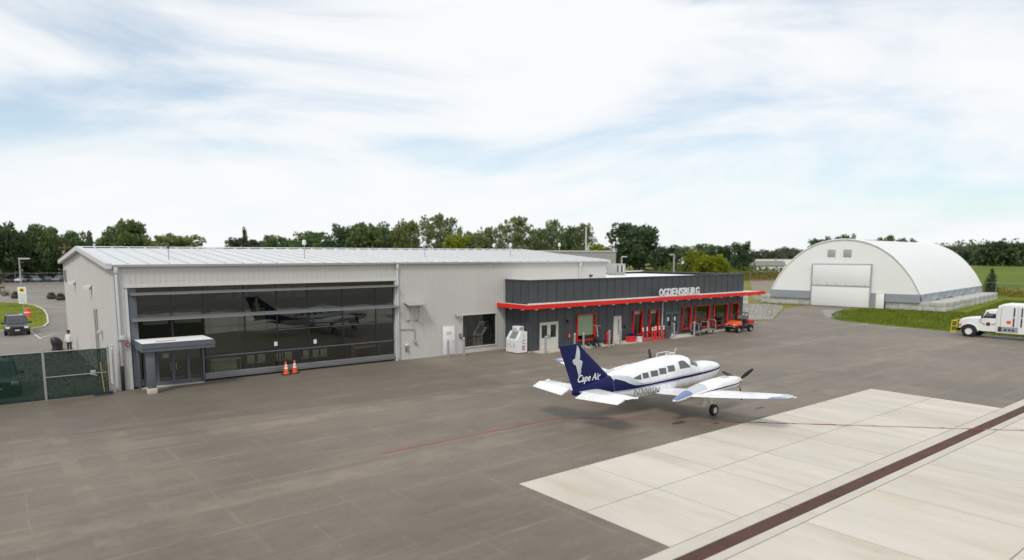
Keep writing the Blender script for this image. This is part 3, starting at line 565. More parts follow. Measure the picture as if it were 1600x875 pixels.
# vent pipes standing on the roof
for i, (x_, y_, top) in enumerate(((9.17, 44.12, 7.9), (17.62, 44.6, 8.2), (27.44, 45.3, 8.25), (36.1, 45.6, 8.2), (43.2, 47.2, 8.3))):
    zb = roofz(y_); t = thing('roof_vent_pipe', 'thin roof pipe with %s cap, number-%s from the left gable' % (('a dark', 'first') if i == 0 else ('a pale', ['', 'second', 'third', 'fourth', 'fifth'][i])), 'vent pipe', (x_, y_, zb), 0, 'vent pipes on the hangar roof')
    t['label'] = t['label'].replace('number-', ''); MB().tube((0, 0, -.02), (0, 0, top-zb-.2), .03, n=8).build('pipe', m_steel, t)
    mb = MB(); r = .07 if i == 0 else .13
    mb.lathe([(0, top-zb-.22), (r, top-zb-.2), (r, top-zb+.06), (r*.6, top-zb+.12), (0, top-zb+.13)], 12); mb.build('cap', m_dark2 if i == 0 else m_trim, t)
# traffic cones by the glass
def cone(x, y, label):
    t_ = thing('traffic_cone', label, 'traffic cone', (x, y, .004), random.random(), 'orange cones by the glass front')
    MB().bbox(-.2, .2, -.2, .2, 0, .05, .015).build('base', m_black, t_); c_ = MB(); c_.lathe([(.155, .05), (.105, .33)], 16); c_.build('cone', m_orange, t_)
    q = MB(); q.lathe([(.105, .33), (.088, .43)], 16); q.build('white_band', m_white, t_); q = MB(); q.lathe([(.088, .43), (.08, .475)], 16); q.build('orange_ring', m_orange, t_)
    q = MB(); q.lathe([(.08, .475), (.064, .56)], 16); q.build('white_band', m_white, t_); q = MB(); q.lathe([(.064, .56), (.03, .72), (.02, .73), (0, .73)], 16); q.build('tip', m_orange, t_); t_.scale = (1.12, 1.12, 1.12)
cone(14.68, 40.77, 'orange traffic cone with white bands before the glass, the left one'); cone(15.28, 40.95, 'orange traffic cone with white bands before the glass, the right one')
def bollard(x, y, label, h=1.25, r=.085, m=m_steel, group='grey steel bollards along the buildings'):
    t_ = thing('bollard', label, 'bollard', (x, y, 0), 0, group); MB().tube((0, 0, 0), (0, 0, h-.03), r, n=14).build('post', m, t_); q = MB(); q.lathe([(r*1.02, h-.03), (r*.9, h+.02), (r*.5, h+.05), (0, h+.06)], 14); q.build('cap', m, t_); return t_
bollard(26.35, 40.48, 'grey steel bollard standing before the white service door'); bollard(27.76, 40.55, 'grey steel bollard before the black window near the white door', 1.3)
# ============================================================ TERMINAL
TX0, TX1, TY0, TY1, TP = 32.33, 60.4, 38.66, 52.0, 5.45
term = thing('terminal', 'low charcoal terminal building with red edged canopy and red framed windows', 'building', (TX0, TY0, 0))
ZW0, ZW1 = .46, 2.6
openings = [(33.43, 35.32, 0, 2.2), (37.26, 39.4, ZW0, ZW1), (41.56, 42.5, 0, 2.23), (43.92, 45.15, ZW0, ZW1), (46.04, 47.28, ZW0, ZW1), (48.3, 50.22, 0, 2.22),
            (50.68, 51.9, ZW0, ZW1), (52.5, 54.76, ZW0, ZW1), (55.42, 57.7, ZW0, ZW1), (58.3, 59.56, ZW0, ZW1)]
np_ = 30; pw = (TX1-TX0)/np_
MB().box(TX0+.04, TX1-.04, TY0+.03, TY0+.05, 3.3, TP-.02).build('wall_backing', m_dark2, term, True)
for k in range(np_):
    a, b = TX0+k*pw, TX0+(k+1)*pw
    MB().box(a+.012, b-.012, TY0-.0, TY0+.03, 3.62, TP-.11).build('upper_panel', m_dark, term, True)
    cuts = sorted({a+.012, b-.012, *[q for o in openings for q in o[:2] if a+.012 < q < b-.012]})
    for c0_, c1_ in zip(cuts[:-1], cuts[1:]):
        mid = (c0_+c1_)/2; op_ = [o for o in openings if o[0] < mid < o[1]]
        if op_:
            o = op_[0]
            if o[2] > .2: MB().box(c0_, c1_, TY0, TY0+.03, .12, o[2]).build('lower_panel', m_dark, term, True)
            MB().box(c0_, c1_, TY0, TY0+.03, o[3], 3.36).build('lower_panel', m_dark, term, True)
        else: MB().box(c0_, c1_, TY0, TY0+.03, .12, 3.36).build('lower_panel', m_dark, term, True)
    bt = MB()
    if not any(o[0] < a < o[1] for o in openings): bt.box(a-.011, a+.011, TY0-.028, TY0+.03, .12, 3.36)
    else:
        o = [o for o in openings if o[0] < a < o[1]][0]; bt.box(a-.011, a+.011, TY0-.028, TY0+.03, o[3]+.1, 3.36)
        if o[2] > .2: bt.box(a-.011, a+.011, TY0-.028, TY0+.03, .12, o[2]-.1)
    if k: bt.build('batten', m_dark, term, True)
    if k: MB().box(a-.011, a+.011, TY0-.03, TY0+.03, 3.62, TP-.11).build('batten', m_dark, term, True)
# side walls
for xx, s_ in ((TX0, -1), (TX1, 1)):
    ye = HY0-.03 if s_ < 0 else TY1; n_ = 3 if s_ < 0 else 12; w_ = (ye-TY0)/n_
    for k in range(n_):
        x0, x1 = sorted((xx+s_*.0, xx-s_*.03)); y0, y1 = TY0+k*w_+.012+(.031 if k == 0 else 0), TY0+(k+1)*w_-.012
        MB().box(x0, x1, y0, y1, 3.62, TP-.11).build('upper_panel', m_dark, term, True); MB().box(x0, x1, y0, y1, .12, 3.36).build('lower_panel', m_dark, term, True)
        if k: xa, xb = sorted((xx+s_*.03, xx-s_*.03)); MB().box(xa, xb, TY0+k*w_-.011, TY0+k*w_+.011, .12, 3.36).box(xa, xb, TY0+k*w_-.011, TY0+k*w_+.011, 3.62, TP-.11).build('batten', m_dark, term, True)
MB().box(TX0+.035, TX0+.05, TY0+.06, HY0-.03, .1, TP-.02).build('wall_backing', m_dark2, term, True); MB().box(TX1-.05, TX1-.035, TY0+.06, TY1, .1, TP-.02).build('wall_backing', m_dark2, term, True)
MB().box(TX0+.02, TX1-.02, TY0+.035, TY0+.05, 0, .118).box(TX0+.02, TX0+.04, TY0+.05, HY0, 0, .118).build('footing', m_curb, term, True)
cp = MB(); cp.box(TX0-.05, TX1+.05, TY0-.06, TY0+.3, TP-.1, TP); cp.box(TX0-.05, TX0+.3, TY0+.301, HY0-.04, TP-.1, TP); cp.box(TX1-.3, TX1+.05, TY0+.301, TY1, TP-.1, TP); cp.build('parapet_cap', m_dark2, term, True)
rf = MB(); rf.add([(TX0+.3, TY0+.3, 5.2), (TX1-.3, TY0+.3, 5.2), (TX1-.3, TY1, 5.2), (TX0+.3, TY1, 5.2)], [(0, 1, 2, 3)]); rf.box(TX0+.2, TX1-.3, TY0+.15, TY0+.3, 5.0, TP-.102); rf.build('flat_roof', m_tpo, term, True)
MB().box(HX1+.1, TX1, TY1-.1, TY1, 0, TP-.02).build('rear_wall', m_dark, term, True)
MB().box(HX1+.2, TX1+.05, TY1-.35, TY1+.06, TP-.018, TP+.06).build('parapet_cap', m_tpo, term, True)
# canopy
CX0, CX1, CY0, CZ0, CZ1 = 31.5, 62.95, 37.8, 3.34, 3.66
can = thing('canopy', 'long red edged canopy with beige top running along the terminal', 'canopy', (CX0, CY0, 0))
t = MB(); t.box(CX0, CX1, CY0, CY0+.05, CZ0, CZ1); t.box(CX0, CX0+.05, CY0+.0505, HY0-.06, CZ0, CZ1); t.box(CX1-.05, CX1, CY0+.0505, TY1-6, CZ0, CZ1); t.build('red_fascia', m_red, can, True)
t = MB(); t.box(CX0+.051, TX0-.035, CY0+.051, HY0-.06, CZ1-.12, CZ1-.03); t.box(TX0-.035, TX1+.035, CY0+.051, TY0-.035, CZ1-.12, CZ1-.03); t.box(TX1+.035, CX1-.051, CY0+.051, TY1-6, CZ1-.12, CZ1-.03); t.build('canopy_top', m_memb, can, True)
t = MB(); t.box(TX0-.1, TX1, TY0-.12, TY0-.036, CZ1-.03, CZ1+.05); t.build('upstand', m_memb, can, True)
k = 0
for xx in np.linspace(32.5, 62.2, 19):
    t = MB(); t.box(xx-.06, xx+.06, CY0+.06, TY0-.035, CZ0+.06, CZ1-.125); o = t.build('joist', m_off, can, True)
    MB().bbox(xx-.09, xx+.09, CY0+.08, CY0+.3, CZ0-.1, CZ0+.058, .02).build('downlight', m_lamp, o)
for yy in (38.6, 40.0): t = MB(); t.bbox(CX0+.1, CX0+.3, yy-.09, yy+.09, CZ0-.1, CZ1-.121, .02); t.build('downlight', m_lamp, can, True)
# letters on the canopy
sg = thing('letter_sign', 'white standing letters reading OGDENSBURG on the canopy edge', 'sign', (46.5, 37.98, CZ1-.03))
m_let = mat('letter_white', (.72, .73, .74), .4, var=.04)
lw_, lh_ = 5.72, .76; adv = lw_/10
MB().box(0, lw_, .0, .05, .0, .05).build('letter_rail', m_steel, sg)
for i, ch in enumerate('OGDENSBURG'):
    vs, fs = fit_text(ch, adv*.93, lh_*.93, offset=.03); mb = MB(); n_ = len(vs)
    x_ = i*adv+.03
    mb.add([(x_+v[0], -.035, .06+v[1]) for v in vs]+[(x_+v[0], .035, .06+v[1]) for v in vs], [f for f in fs]+[tuple(n_+q for q in reversed(f)) for f in fs])
    ec = {}
    for f in fs:
        for a, b in zip(f, f[1:]+f[:1]): ec[(a, b)] = 1
    mb.add([(x_+v[0], -.035, .06+v[1]) for v in vs]+[(x_+v[0], .035, .06+v[1]) for v in vs], [(a, b, n_+b, n_+a) for (a, b) in ec if (b, a) not in ec])
    mb.build('letter', m_let, sg)
# windows and doors of the terminal
def win(i, o, blind=0.0, split=False, label=None):
    x0, x1, z0, z1 = o; d0, d1 = TY0-.13, TY0+.06; e = .09
    f = MB().box(x0, x0+e, d0, d1, z0, z1).box(x1-e, x1, d0, d1, z0, z1).box(x0+e, x1-e, d0, d1, z0, z0+e*1.2).box(x0+e, x1-e, d0, d1, z1-e*.7, z1); fr = f.build('window_frame', m_redw, term, True)
    MB().box(x0+e, x1-e, TY0+.04, TY0+.052, z0+e*1.2, z1-e*.7).build('pane', m_glassT, fr)
    if split: MB().box((x0+x1)/2-.03, (x0+x1)/2+.03, TY0+.0, TY0+.055, z0+e*1.2, z1-e*.7).build('mullion', m_redw, fr)
    if blind: MB().box(x0+e, x1-e, TY0+.1, TY0+.11, z1-blind*(z1-z0), z1-e).build('blind', m_board, fr)
for i, (o, b) in enumerate(zip([openings[j] for j in (1, 3, 4, 6, 7, 8, 9)], (.8, .16, .18, 0, 0, 0, 0))): win(i, o, b)
rm = MB(); rm.box(TX0+.1, TX1-.1, TY0+5, TY0+5.1, .05, 3.2); rm.box(TX0+.1, TX0+.15, TY0+.08, TY0+5, .05, 3.2); rm.build('room_wall', m_inwall, term, True)
MB().add([(TX0+.1, TY0+.07, .05), (TX1-.1, TY0+.07, .05), (TX1-.1, TY0+5, .05), (TX0+.1, TY0+5, .05)], [(0, 1, 2, 3)]).build('room_floor', m_infloor, term, True)
MB().add([(TX0+.1, TY0+.07, 3.2), (TX1-.1, TY0+.07, 3.2), (TX1-.1, TY0+5, 3.2), (TX0+.1, TY0+5, 3.2)], [(0, 1, 2, 3)]).build('room_ceiling', m_inceil, term, True)
for xx in (43.2, 48.0, 50.5, 52.2, 55.1, 58.0): MB().box(xx-.05, xx+.05, TY0+.2, TY0+5, .06, 3.19).build('room_partition', m_inwall, term, True)
for (x0, x1) in ((53.3, 53.7), (56.6, 57.3), (51.2, 51.6)): MB().box(x0, x1, TY0+4.96, TY0+4.995, .9, 2.3).build('interior_window', m_lamp, term, True)
# double door, white
def leaf(x0, x1, z1, m, vis, par, handle_right=True, y=TY0-.0):
    fr = .09; f = MB()
    wx0, wx1, wz0, wz1 = vis
    f.box(x0, wx0, y, y+.05, .1, z1).box(wx1, x1, y, y+.05, .1, z1).box(wx0, wx1, y, y+.05, .1, wz0).box(wx0, wx1, y, y+.05, wz1, z1); o = f.build('door_leaf', m, par, True)
    MB().box(wx0, wx1, y+.02, y+.03, wz0, wz1).build('pane', m_glassT, o)
    hx = x1-.07 if handle_right else x0+.07; MB().box(hx-.02, hx+.02, y-.06, y-.001, .95, 1.25).build('handle', m_steel, o)
x0, x1 = openings[0][:2]; fm = MB().box(x0, x0+.06, TY0-.03, TY0+.06, .1, 2.2).box(x1-.06, x1, TY0-.03, TY0+.06, .1, 2.2).box(x0+.06, x1-.06, TY0-.03, TY0+.06, 2.14, 2.2).build('door_frame', m_off, term, True); mid = (x0+x1)/2
leaf(x0+.065, mid-.005, 2.135, m_off, (x0+.2, mid-.17, 1.0, 1.98), term, True); leaf(mid+.005, x1-.065, 2.135, m_off, (mid+.17, x1-.2, 1.0, 1.98), term, False)
x0, x1 = openings[2][:2]; MB().box(x0, x0+.05, TY0-.03, TY0+.06, .1, 2.23).box(x1-.06, x1, TY0-.03, TY0+.06, .1, 2.23).box(x0+.05, x1-.06, TY0-.03, TY0+.06, 2.17, 2.23).build('door_frame', m_off, term, True)
leaf(x0+.055, x1-.065, 2.165, m_off, (x0+.55, x0+.66, .6, 1.95), term, True)
x0, x1 = openings[5][:2]; MB().box(x0, x0+.07, TY0-.03, TY0+.06, .1, 2.22).box(x1-.07, x1, TY0-.03, TY0+.06, .1, 2.22).box(x0+.07, x1-.07, TY0-.03, TY0+.06, 2.13, 2.22).build('door_frame', m_slate, term, True); mid = (x0+x1)/2
leaf(x0+.075, mid-.005, 2.125, m_slate, (x0+.2, mid-.13, .42, 2.0), term, True); leaf(mid+.005, x1-.075, 2.125, m_slate, (mid+.13, x1-.2, .42, 2.0), term, False)
for xx in (x0+.38, mid+.36): MB().box(xx-.1, xx+.12, TY0-.008, TY0-.003, 1.4, 1.75).build('paper_notice', m_white, term, True)
MB().bbox(47.72, 47.82, TY0-.12, TY0-.03, .1, 3.36, .02).build('downspout', m_off, term, True)
# kerbs / door pads
for (a, b, y_, nm) in ((32.75, 36.6, 37.5, 'door_pad'), (37.3, 40.6, 37.6, 'door_pad'), (41.0, 43.1, 37.4, 'door_pad'), (47.9, 50.8, 37.3, 'door_pad'), (51.0, 60.4, 38.2, 'door_pad')):
    struct(nm, MB().box(a, b, y_, TY0-.03, .001, .09), m_curb)
# wall bits
for (x_, z_, lab) in ((36.3, 2.15, 'small dark camera dome on the charcoal wall above the fire point'), (42.95, 1.3, 'small dark card reader beside the slim white door')):
    t = thing('wall_reader', lab, 'wall box', (x_, TY0-.03, z_)); MB().bbox(-.09, .09, -.1, 0, -.12, .12, .03).build('case', m_blk, t); MB().lathe([(0, -.13), (.05, -.125), (.06, -.1)], 10, axis='y').build('lens', m_black, t)
t = thing('fire_call_point', 'small red call point on the charcoal wall left of the first red window', 'call point', (36.45, TY0-.03, 1.0)); MB().bbox(-.1, .1, -.08, 0, -.16, .16, .02).build('case', m_red, t); MB().box(-.06, .02, -.09, -.081, -.1, .05).build('plate', m_off, t)
t = thing('parapet_floodlight', 'small black floodlight on the terminal parapet before the hangar wall', 'floodlight', (38.9, TY0+.1, TP)); MB().tube((0, 0, 0), (0, 0, .14), .025, n=6).build('stem', m_blk, t); MB().prism([(-.16, .12), (.1, .12), (.16, .3), (-.02, .3)], -.1, .1, 'y').build('lamp_head', m_blk, t)
# rooftop unit
t = thing('rooftop_unit', 'grey rooftop air handling unit on the white terminal roof', 'air handler', (51.8, 48.0, 5.2)); MB().bbox(0, 1.5, 0, 1.3, .15, 1.2, .03).build('cabinet', m_grey, t); MB().box(.05, 1.45, .05, 1.25, 0, .149).build('base_rail', m_steel, t)
for q in range(4): MB().box(.2+q*.3, .38+q*.3, -.02, -.001, .35, 1.0).build('louvre', m_off if q % 2 else m_dark2, t)
# ice merchandiser
ice = thing('ice_box', 'white ice freezer with sloped door lettered ICE at the terminal corner', 'ice freezer', (31.3, 38.72, 0))
# local: x 0..0.95 (sloped front faces -x), y 0..1.36
prof = [(0, .06), (.95, .06), (.95, 1.62), (.42, 1.62), (0, 1.0)]
MB().prism(prof, 0, 1.36, 'y').build('cabinet', m_white, ice)
MB().box(.03, .92, .03, 1.33, 0, .058).build('base', m_dark2, ice)
MB().bbox(.35, .9, .3, 1.05, 1.621, 2.0, .03).build('compressor_housing', m_white, ice)
MB().box(.45, .8, .291, .299, 1.7, 1.93).build('grille', m_steel, ice)
def onslope(y, t_, off): return (.42*t_-off*.83, y, 1.0+.62*t_+off*.56)
MB().add([onslope(.3, .12, .006), onslope(1.06, .12, .006), onslope(1.06, .92, .006), onslope(.3, .92, .006)], [(0, 1, 2, 3)]).build('door_pane', mat('ice_door_grey', (.24, .25, .25), .4, var=.15), ice)
m_ired = mat('ice_red', (.45, .03, .05), .5); m_ilt = mat('ice_grey', (.46, .44, .43), .5)
for i, (ch, y0) in enumerate((('I', 1.18), ('C', .98), ('E', .5))):
    vs, fs = fit_text(ch, .06 if ch == 'I' else .26, .30, offset=.01); MB().add([(-.005, y0-v[0], .42+v[1]) for v in vs], fs).build('letter', m_ilt, ice)
for ch, z, m_ in (('I', 1.1, m_ilt), ('C', .68, mat('ice_pink', (.42, .08, .09), .5)), ('E', .24, m_ired)):
    vs, fs = fit_text(ch, .07 if ch == 'I' else .27, .33, offset=.03); MB().add([(.62+v[0]-(.035 if ch == 'I' else .135), -.005, z+v[1]) for v in vs], fs).build('letter', m_, ice)
vs, fs = fit_text('ICE', .3, .14); MB().add([(.345, .85-v[0], 1.72+v[1]) for v in vs], fs).build('letter', m_planeb, ice)
# bollards
for x_, y_, lab in ((32.95, 37.42, 'grey bollard in front of the white double doors'), (35.86, 37.35, 'left bollard of the pair before the big red window'), (36.8, 37.35, 'right bollard of the pair before the big red window'),
                    (39.51, 37.16, 'grey bollard standing left of the slim white door'), (40.93, 37.26, 'grey bollard standing before the slim white door'), (48.09, 37.5, 'grey bollard before the dark double doors'), (50.64, 37.25, 'grey bollard left of the luggage trolley')):
    bollard(x_, y_, lab, 1.3)
# plastic delineator posts leaning together
m_dr = mat('delineator_red', (.66, .028, .035), .4)
def delineator(x, y, lean, label, h=1.25):
    t_ = thing('delineator_post', label, 'delineator', (x, y, 0), random.random()*6, 'red delineator posts by the dark doors'); q = MB(); q.lathe([(.19, 0), (.19, .05), (.09, .07)], 8); q.build('foot', m_dr, t_)
    q = MB(); q.tube((0, 0, .05), (0, 0, h-.4), .075, n=10); q.build('post', m_dr, t_); z = h-.4
    for nm, m_, dz in (('white_band', m_white, .11), ('red_band', m_dr, .06), ('white_band', m_white, .11)): q = MB(); q.tube((0, 0, z), (0, 0, z+dz), .076, n=10); q.build(nm, m_, t_); z += dz
    q = MB(); q.lathe([(.075, z), (.075, z+.03), (.04, z+.09), (0, z+.1)], 10); q.build('tip', m_dr, t_); t_.rotation_euler = (random.uniform(-.04, .04), lean, t_.rotation_euler.z)
names = ['leftmost', 'second', 'third', 'fourth', 'fifth', 'sixth', 'rightmost']
for i, (x_, y_) in enumerate(((44.6, 38.0), (45.05, 37.95), (45.4, 37.75), (45.85, 37.85), (46.2, 37.95), (46.6, 37.9), (47.0, 37.8))): delineator(x_, y_, random.uniform(-.05, .05), 'red and white delineator post, %s of the row under the red windows' % names[i])
# stool of bins
def bin_(name, x, y, w, d, h, m_, label, taper=.88, lid=True):
    t_ = thing(name, label, 'bin', (x, y, 0), random.uniform(-.2, .2)); q = MB(); k_ = taper
    q.loft([[(-w*k_/2, -d*k_/2, 0), (w*k_/2, -d*k_/2, 0), (w*k_/2, d*k_/2, 0), (-w*k_/2, d*k_/2, 0)], [(-w/2, -d/2, h), (w/2, -d/2, h), (w/2, d/2, h), (-w/2, d/2, h)]], smooth=False); q.build('tub', m_, t_)
    if lid: MB().bbox(-w/2-.03, w/2+.03, -d/2-.03, d/2+.03, h+.002, h+.06, .02).build('lid', m_, t_)
bin_('storage_tub', 42.75, 37.75, .75, .5, .48, m_dr, 'bright red plastic tub beside the slim white door'); bin_('white_bucket', 43.75, 37.8, .5, .4, .38, m_white, 'small white box on the ground left of the delineators', .95); bin_('navy_crate', 43.55, 38.25, .6, .3, .62, m_navy, 'dark navy crate behind the small white box', .95); bin_('waste_bin', 47.75, 38.0, .62, .5, .95, mat('green_grey', (.075, .095, .095), .6), 'dark grey green waste bin left of the dark double doors')
tag(MB().bbox(48.35, 48.7, 37.85, 38.1, .091, .32, .03).build('white_carton', m_white), 'small white carton on the pad at the dark double doors', 'carton')
# tow dolly with T handle, extinguisher trolley
def wheel_mb(r, w, n=16):
    q = MB(); q.lathe([(r*.55, -w/2), (r*.93, -w/2), (r, -w*.3), (r, w*.3), (r*.93, w/2), (r*.55, w/2)], n, axis='y'); return q
def rim_mb(r, w, n=16):
    q = MB(); q.lathe([(0, -w*.3), (r*.18, -w*.42), (r*.25, -w*.3), (r*.5, -w*.25), (r*.57, -w*.46), (r*.57, w*.46), (r*.5, w*.25), (r*.25, w*.3), (0, w*.3)], n, axis='y'); return q
def put_wheel(par, x, y, r, w, rimm=m_steel, tyrem=m_black):
    t_ = wheel_mb(r, w, 20).build('wheel', tyrem, par, loc=(x, y, r)); rim_mb(r, w, 20).build('rim', rimm, t_)
d = thing('tow_dolly', 'black wheeled tow dolly with a tan T handle under the big red window', 'dolly', (38.6, 37.75, .09), .15)
MB().box(-.7, .5, -.12, .12, .18, .26).box(-.55, -.45, -.4, .4, .14, .2).build('frame', m_blk, d)
for x_, y_ in ((-.5, -.38), (-.5, .38), (.05, -.3), (.05, .3)): put_wheel(d, x_, y_, .2, .12, m_steel)
MB().bbox(-.15, .35, -.2, .2, .262, .72, .05).build('motor_case', m_blk, d); MB().tube((.25, 0, .7), (.08, 0, 1.6), .03, n=8).build('tiller', m_off, d); MB().tube((.06, -.4, 1.62), (.06, .4, 1.62), .03, n=8).build('handle', mat('tan_grip', (.30, .26, .16), .6), d)
d = thing('extinguisher_trolley', 'red wheeled fire extinguisher between bollards left of the slim door', 'extinguisher', (40.15, 37.9, .0), -.3)
q = MB(); q.lathe([(0, .18), (.17, .2), (.19, .3), (.19, .95), (.12, 1.1), (.05, 1.14), (.05, 1.2), (0, 1.22)], 16); q.build('cylinder', m_redw, d); q = MB(); q.path([(-.2, .05, .2), (-.2, .12, 1.2), (.2, .12, 1.2), (.2, .05, .2)], .02); q.build('frame', m_blk, d)
for s_ in (-.28, .28):
    w_ = wheel_mb(.22, .08).build('wheel', m_black, d, loc=(s_, .05, .22), rotz=PI/2); rim_mb(.22, .08).build('rim', m_redw, w_)
# luggage trolley
d = thing('luggage_trolley', 'low silver platform trolley with bent tube ends beside the dark doors', 'trolley', (52.6, 37.75, 0), .06)
MB().bbox(-1.35, 1.55, -.45, .45, .36, .43, .02).build('platform', m_steel, d)
for x_ in (-1.3, .35, 1.5):
    q = MB(); z_ = 1.15 if x_ < 1 else 1.3; q.path([(x_, -.42, .43), (x_, -.42, z_-.1), (x_, -.3, z_), (x_, .3, z_), (x_, .42, z_-.1), (x_, .42, .43)], .035); q.build('hoop', m_steel, d)
for x_ in (-1.1, 1.2):
    for y_ in (-.36, .36): put_wheel(d, x_, y_, .16, .08)
MB().bbox(-1.25, -.55, -.3, .3, .432, .9, .04).build('dark_bag', m_blk, d)
# orange utility vehicle, nose to the left
u = thing('utility_vehicle', 'orange and black utility vehicle with roll bar parked by the terminal corner', 'utility vehicle', (57.15, 36.95, 0), PI-.03); u.scale = (.88, .95, .96)
def sec(x, w, z0, z1, k=.82, r=.1): return [(x, -w*.95, z0), (x, -w, z0+r), (x, -w, z1-r*2), (x, -w*k, z1), (x, w*k, z1), (x, w, z1-r*2), (x, w, z0+r), (x, w*.95, z0)]
m_uo = mat('tractor_orange', (.72, .085, .012), .35, var=.05, coat=.3)
MB().loft([sec(.35, .62, .62, 1.12), sec(.8, .62, .6, 1.1), sec(1.25, .6, .6, 1.0), sec(1.5, .52, .62, .86), sec(1.58, .45, .66, .78)]).build('bonnet', m_uo, u)
MB().bbox(-1.5, 1.35, -.55, .55, .32, .6, .05).build('chassis', m_blk, u)
MB().bbox(-.55, .34, -.64, .64, .5, .72, .05).build('footwell', m_blk, u)
for y_ in (-.3, .3): MB().bbox(-.5, -.05, y_-.24, y_+.24, .74, .9, .05).bbox(-.62, -.5, y_-.24, y_+.24, .8, 1.25, .05).build('seat', m_black, u)
MB().loft([sec(-1.75, .68, .78, 1.16, 1), sec(-.72, .68, .78, 1.16, 1)], smooth=False).build('cargo_bed', m_redw, u)
rb_ = MB(); rb_.path([(-.68, -.6, .7), (-.72, -.6, 1.9), (-.72, .6, 1.9), (-.68, .6, .7)], .035)
rb_.build('roll_bar', m_blk, u); rb_ = MB(); rb_.path([(.35, -.6, 1.05), (-.1, -.58, 1.82), (-.72, -.6, 1.88)], .03).path([(.35, .6, 1.05), (-.1, .58, 1.82), (-.72, .6, 1.88)], .03); rb_.build('cab_frame', m_blk, u)
MB().bbox(-.8, -.6, -.6, .6, 1.84, 1.94, .03).build('roll_bar_pad', m_slate, u); MB().box(-.71, -.69, -.58, .58, 1.0, 1.6).build('rear_screen', m_steel, u)
q = MB(); q.path([(1.5, -.6, .5), (1.72, -.5, .62), (1.72, .5, .62), (1.5, .6, .5)], .03).path([(1.7, -.25, .62), (1.68, -.25, .85), (1.68, .25, .85), (1.7, .25, .62)], .025); q.build('brush_guard', m_steel, u)
MB().box(1.56, 1.6, -.36, .36, .68, .76).build('grille', m_blk, u)
for y_ in (-.42, .42): MB().bbox(1.46, 1.56, y_-.1, y_+.1, .74, .84, .03).build('headlight', m_lamp, u)
MB().tube((.25, .3, 1.05), (-.1, .3, 1.25), .02).lathe([(.16, 0), (.18, .02), (.16, .04)], 14, (-.1, .3, 1.25)).build('steering_wheel', m_black, u)
for x_ in (1.0, -1.1):
    for y_ in (-.6, .6): put_wheel(u, x_, y_, .32, .26, m_steel)
    for y_ in (-.62, .62):
        q = MB(); q.grid(lambda a, b, x_=x_, y_=y_: (x_+.42*math.cos(PI*a), y_+(b-.5)*.3, .30+.42*math.sin(PI*a)), 10, 1); q.build('mudguard', m_blk, u)
# ============================================================ AIRCRAFT (twin propeller)  local: x forward = 5 - station, y left, z up
pl = thing('airplane', 'white twin propeller airplane with navy tail lettered Cape Air', 'airplane', (25.45, 20.9, 0), .026)
FUS = [(-.36, 1.39, 1.45, .02), (-.30, 1.29, 1.54, .12), (-.15, 1.18, 1.64, .23), (.1, 1.08, 1.73, .33), (.5, .97, 1.82, .45), (1.0, .89, 1.885, .55), (1.6, .83, 1.90, .63), (1.95, .80, 1.91, .66), (2.2, .79, 1.99, .675), (2.5, .78, 2.14, .69),
       (2.85, .75, 2.31, .70), (3.2, .73, 2.395, .71), (3.7, .71, 2.435, .71), (4.4, .69, 2.43, .71), (5.2, .68, 2.385, .705), (6.2, .68, 2.30, .69), (7.0, .71, 2.21, .65), (7.8, .82, 2.10, .56), (8.6, .97, 1.95, .42), (9.4, 1.15, 1.80, .26), (10.0, 1.23, 1.69, .16), (10.45, 1.29, 1.60, .10), (10.6, 1.33, 1.55, .06)]
fs_ = np.array(FUS)
def fus(s): return [float(np.interp(s, fs_[:, 0], fs_[:, i])) for i in (1, 2, 3)]
EXP = 2.5
def side_y(s, z, off=.006):
    zb, zt, w = fus(s); zc = zb+.46*(zt-zb); h = (zt-zc) if z > zc else (zc-zb); q = min(.999, abs(z-zc)/h); E_ = EXP if z > zc else 3.4
    return -(w*(1-q**E_)**(1/E_)+off)
def ring(s, n=28):
    zb, zt, w = fus(s); zc = zb+.46*(zt-zb); out = []
    for i in range(n):
        t = 2*PI*i/n; c, q = math.cos(t), math.sin(t); E_ = EXP if q > 0 else 3.4
        out.append((5-s, math.copysign(abs(c)**(2/E_), c)*w, zc+math.copysign(abs(q)**(2/E_), q)*((zt-zc) if q > 0 else (zc-zb))))
    return out
st = sorted(set([f[0] for f in FUS]+list(np.arange(.3, 10.4, .35))))
MB().loft([ring(s) for s in st if s < 8.45]+[ring(8.45)]).build('fuselage', m_planew, pl)
MB().loft([ring(8.452)]+[ring(s) for s in st if s > 8.46]).build('tail_cone', m_navy, pl)
def patch(name, m, s0, s1, lo, hi, n=24, k=4, off=.007, mirror=False, parent=None):
    """skin patch on the starboard side between two height curves"""
    sg_ = -1 if mirror else 1
    def P(a, b):
        s = s0+(s1-s0)*a; z0 = lo(s); z1 = hi(s); z = z0+(z1-z0)*b; return (5-s, sg_*side_y(s, z, off), z)
    return MB().grid(P, n, k).build(name, m, parent or pl)
def curve(pts):
    a = np.array(sorted(pts)); return lambda s: float(np.interp(s, a[:, 0], a[:, 1]))
lo_n = curve([(-.3, 1.40), (0, 1.395), (2, 1.37), (3.7, 1.345), (6.2, 1.32), (7.2, 1.28), (8.74, 1.28)])
hi_n = curve([(-.3, 1.44), (0, 1.465), (2, 1.475), (3.7, 1.47), (6.2, 1.41), (7.2, 1.44), (7.55, 1.55), (7.9, 1.72), (8.3, 1.83), (8.74, 1.90)])
hi_g = curve([(6.5, 1.42), (6.95, 1.56), (7.25, 1.76), (7.6, 1.9), (8.05, 1.96), (8.4, 1.97), (8.75, 1.915)])
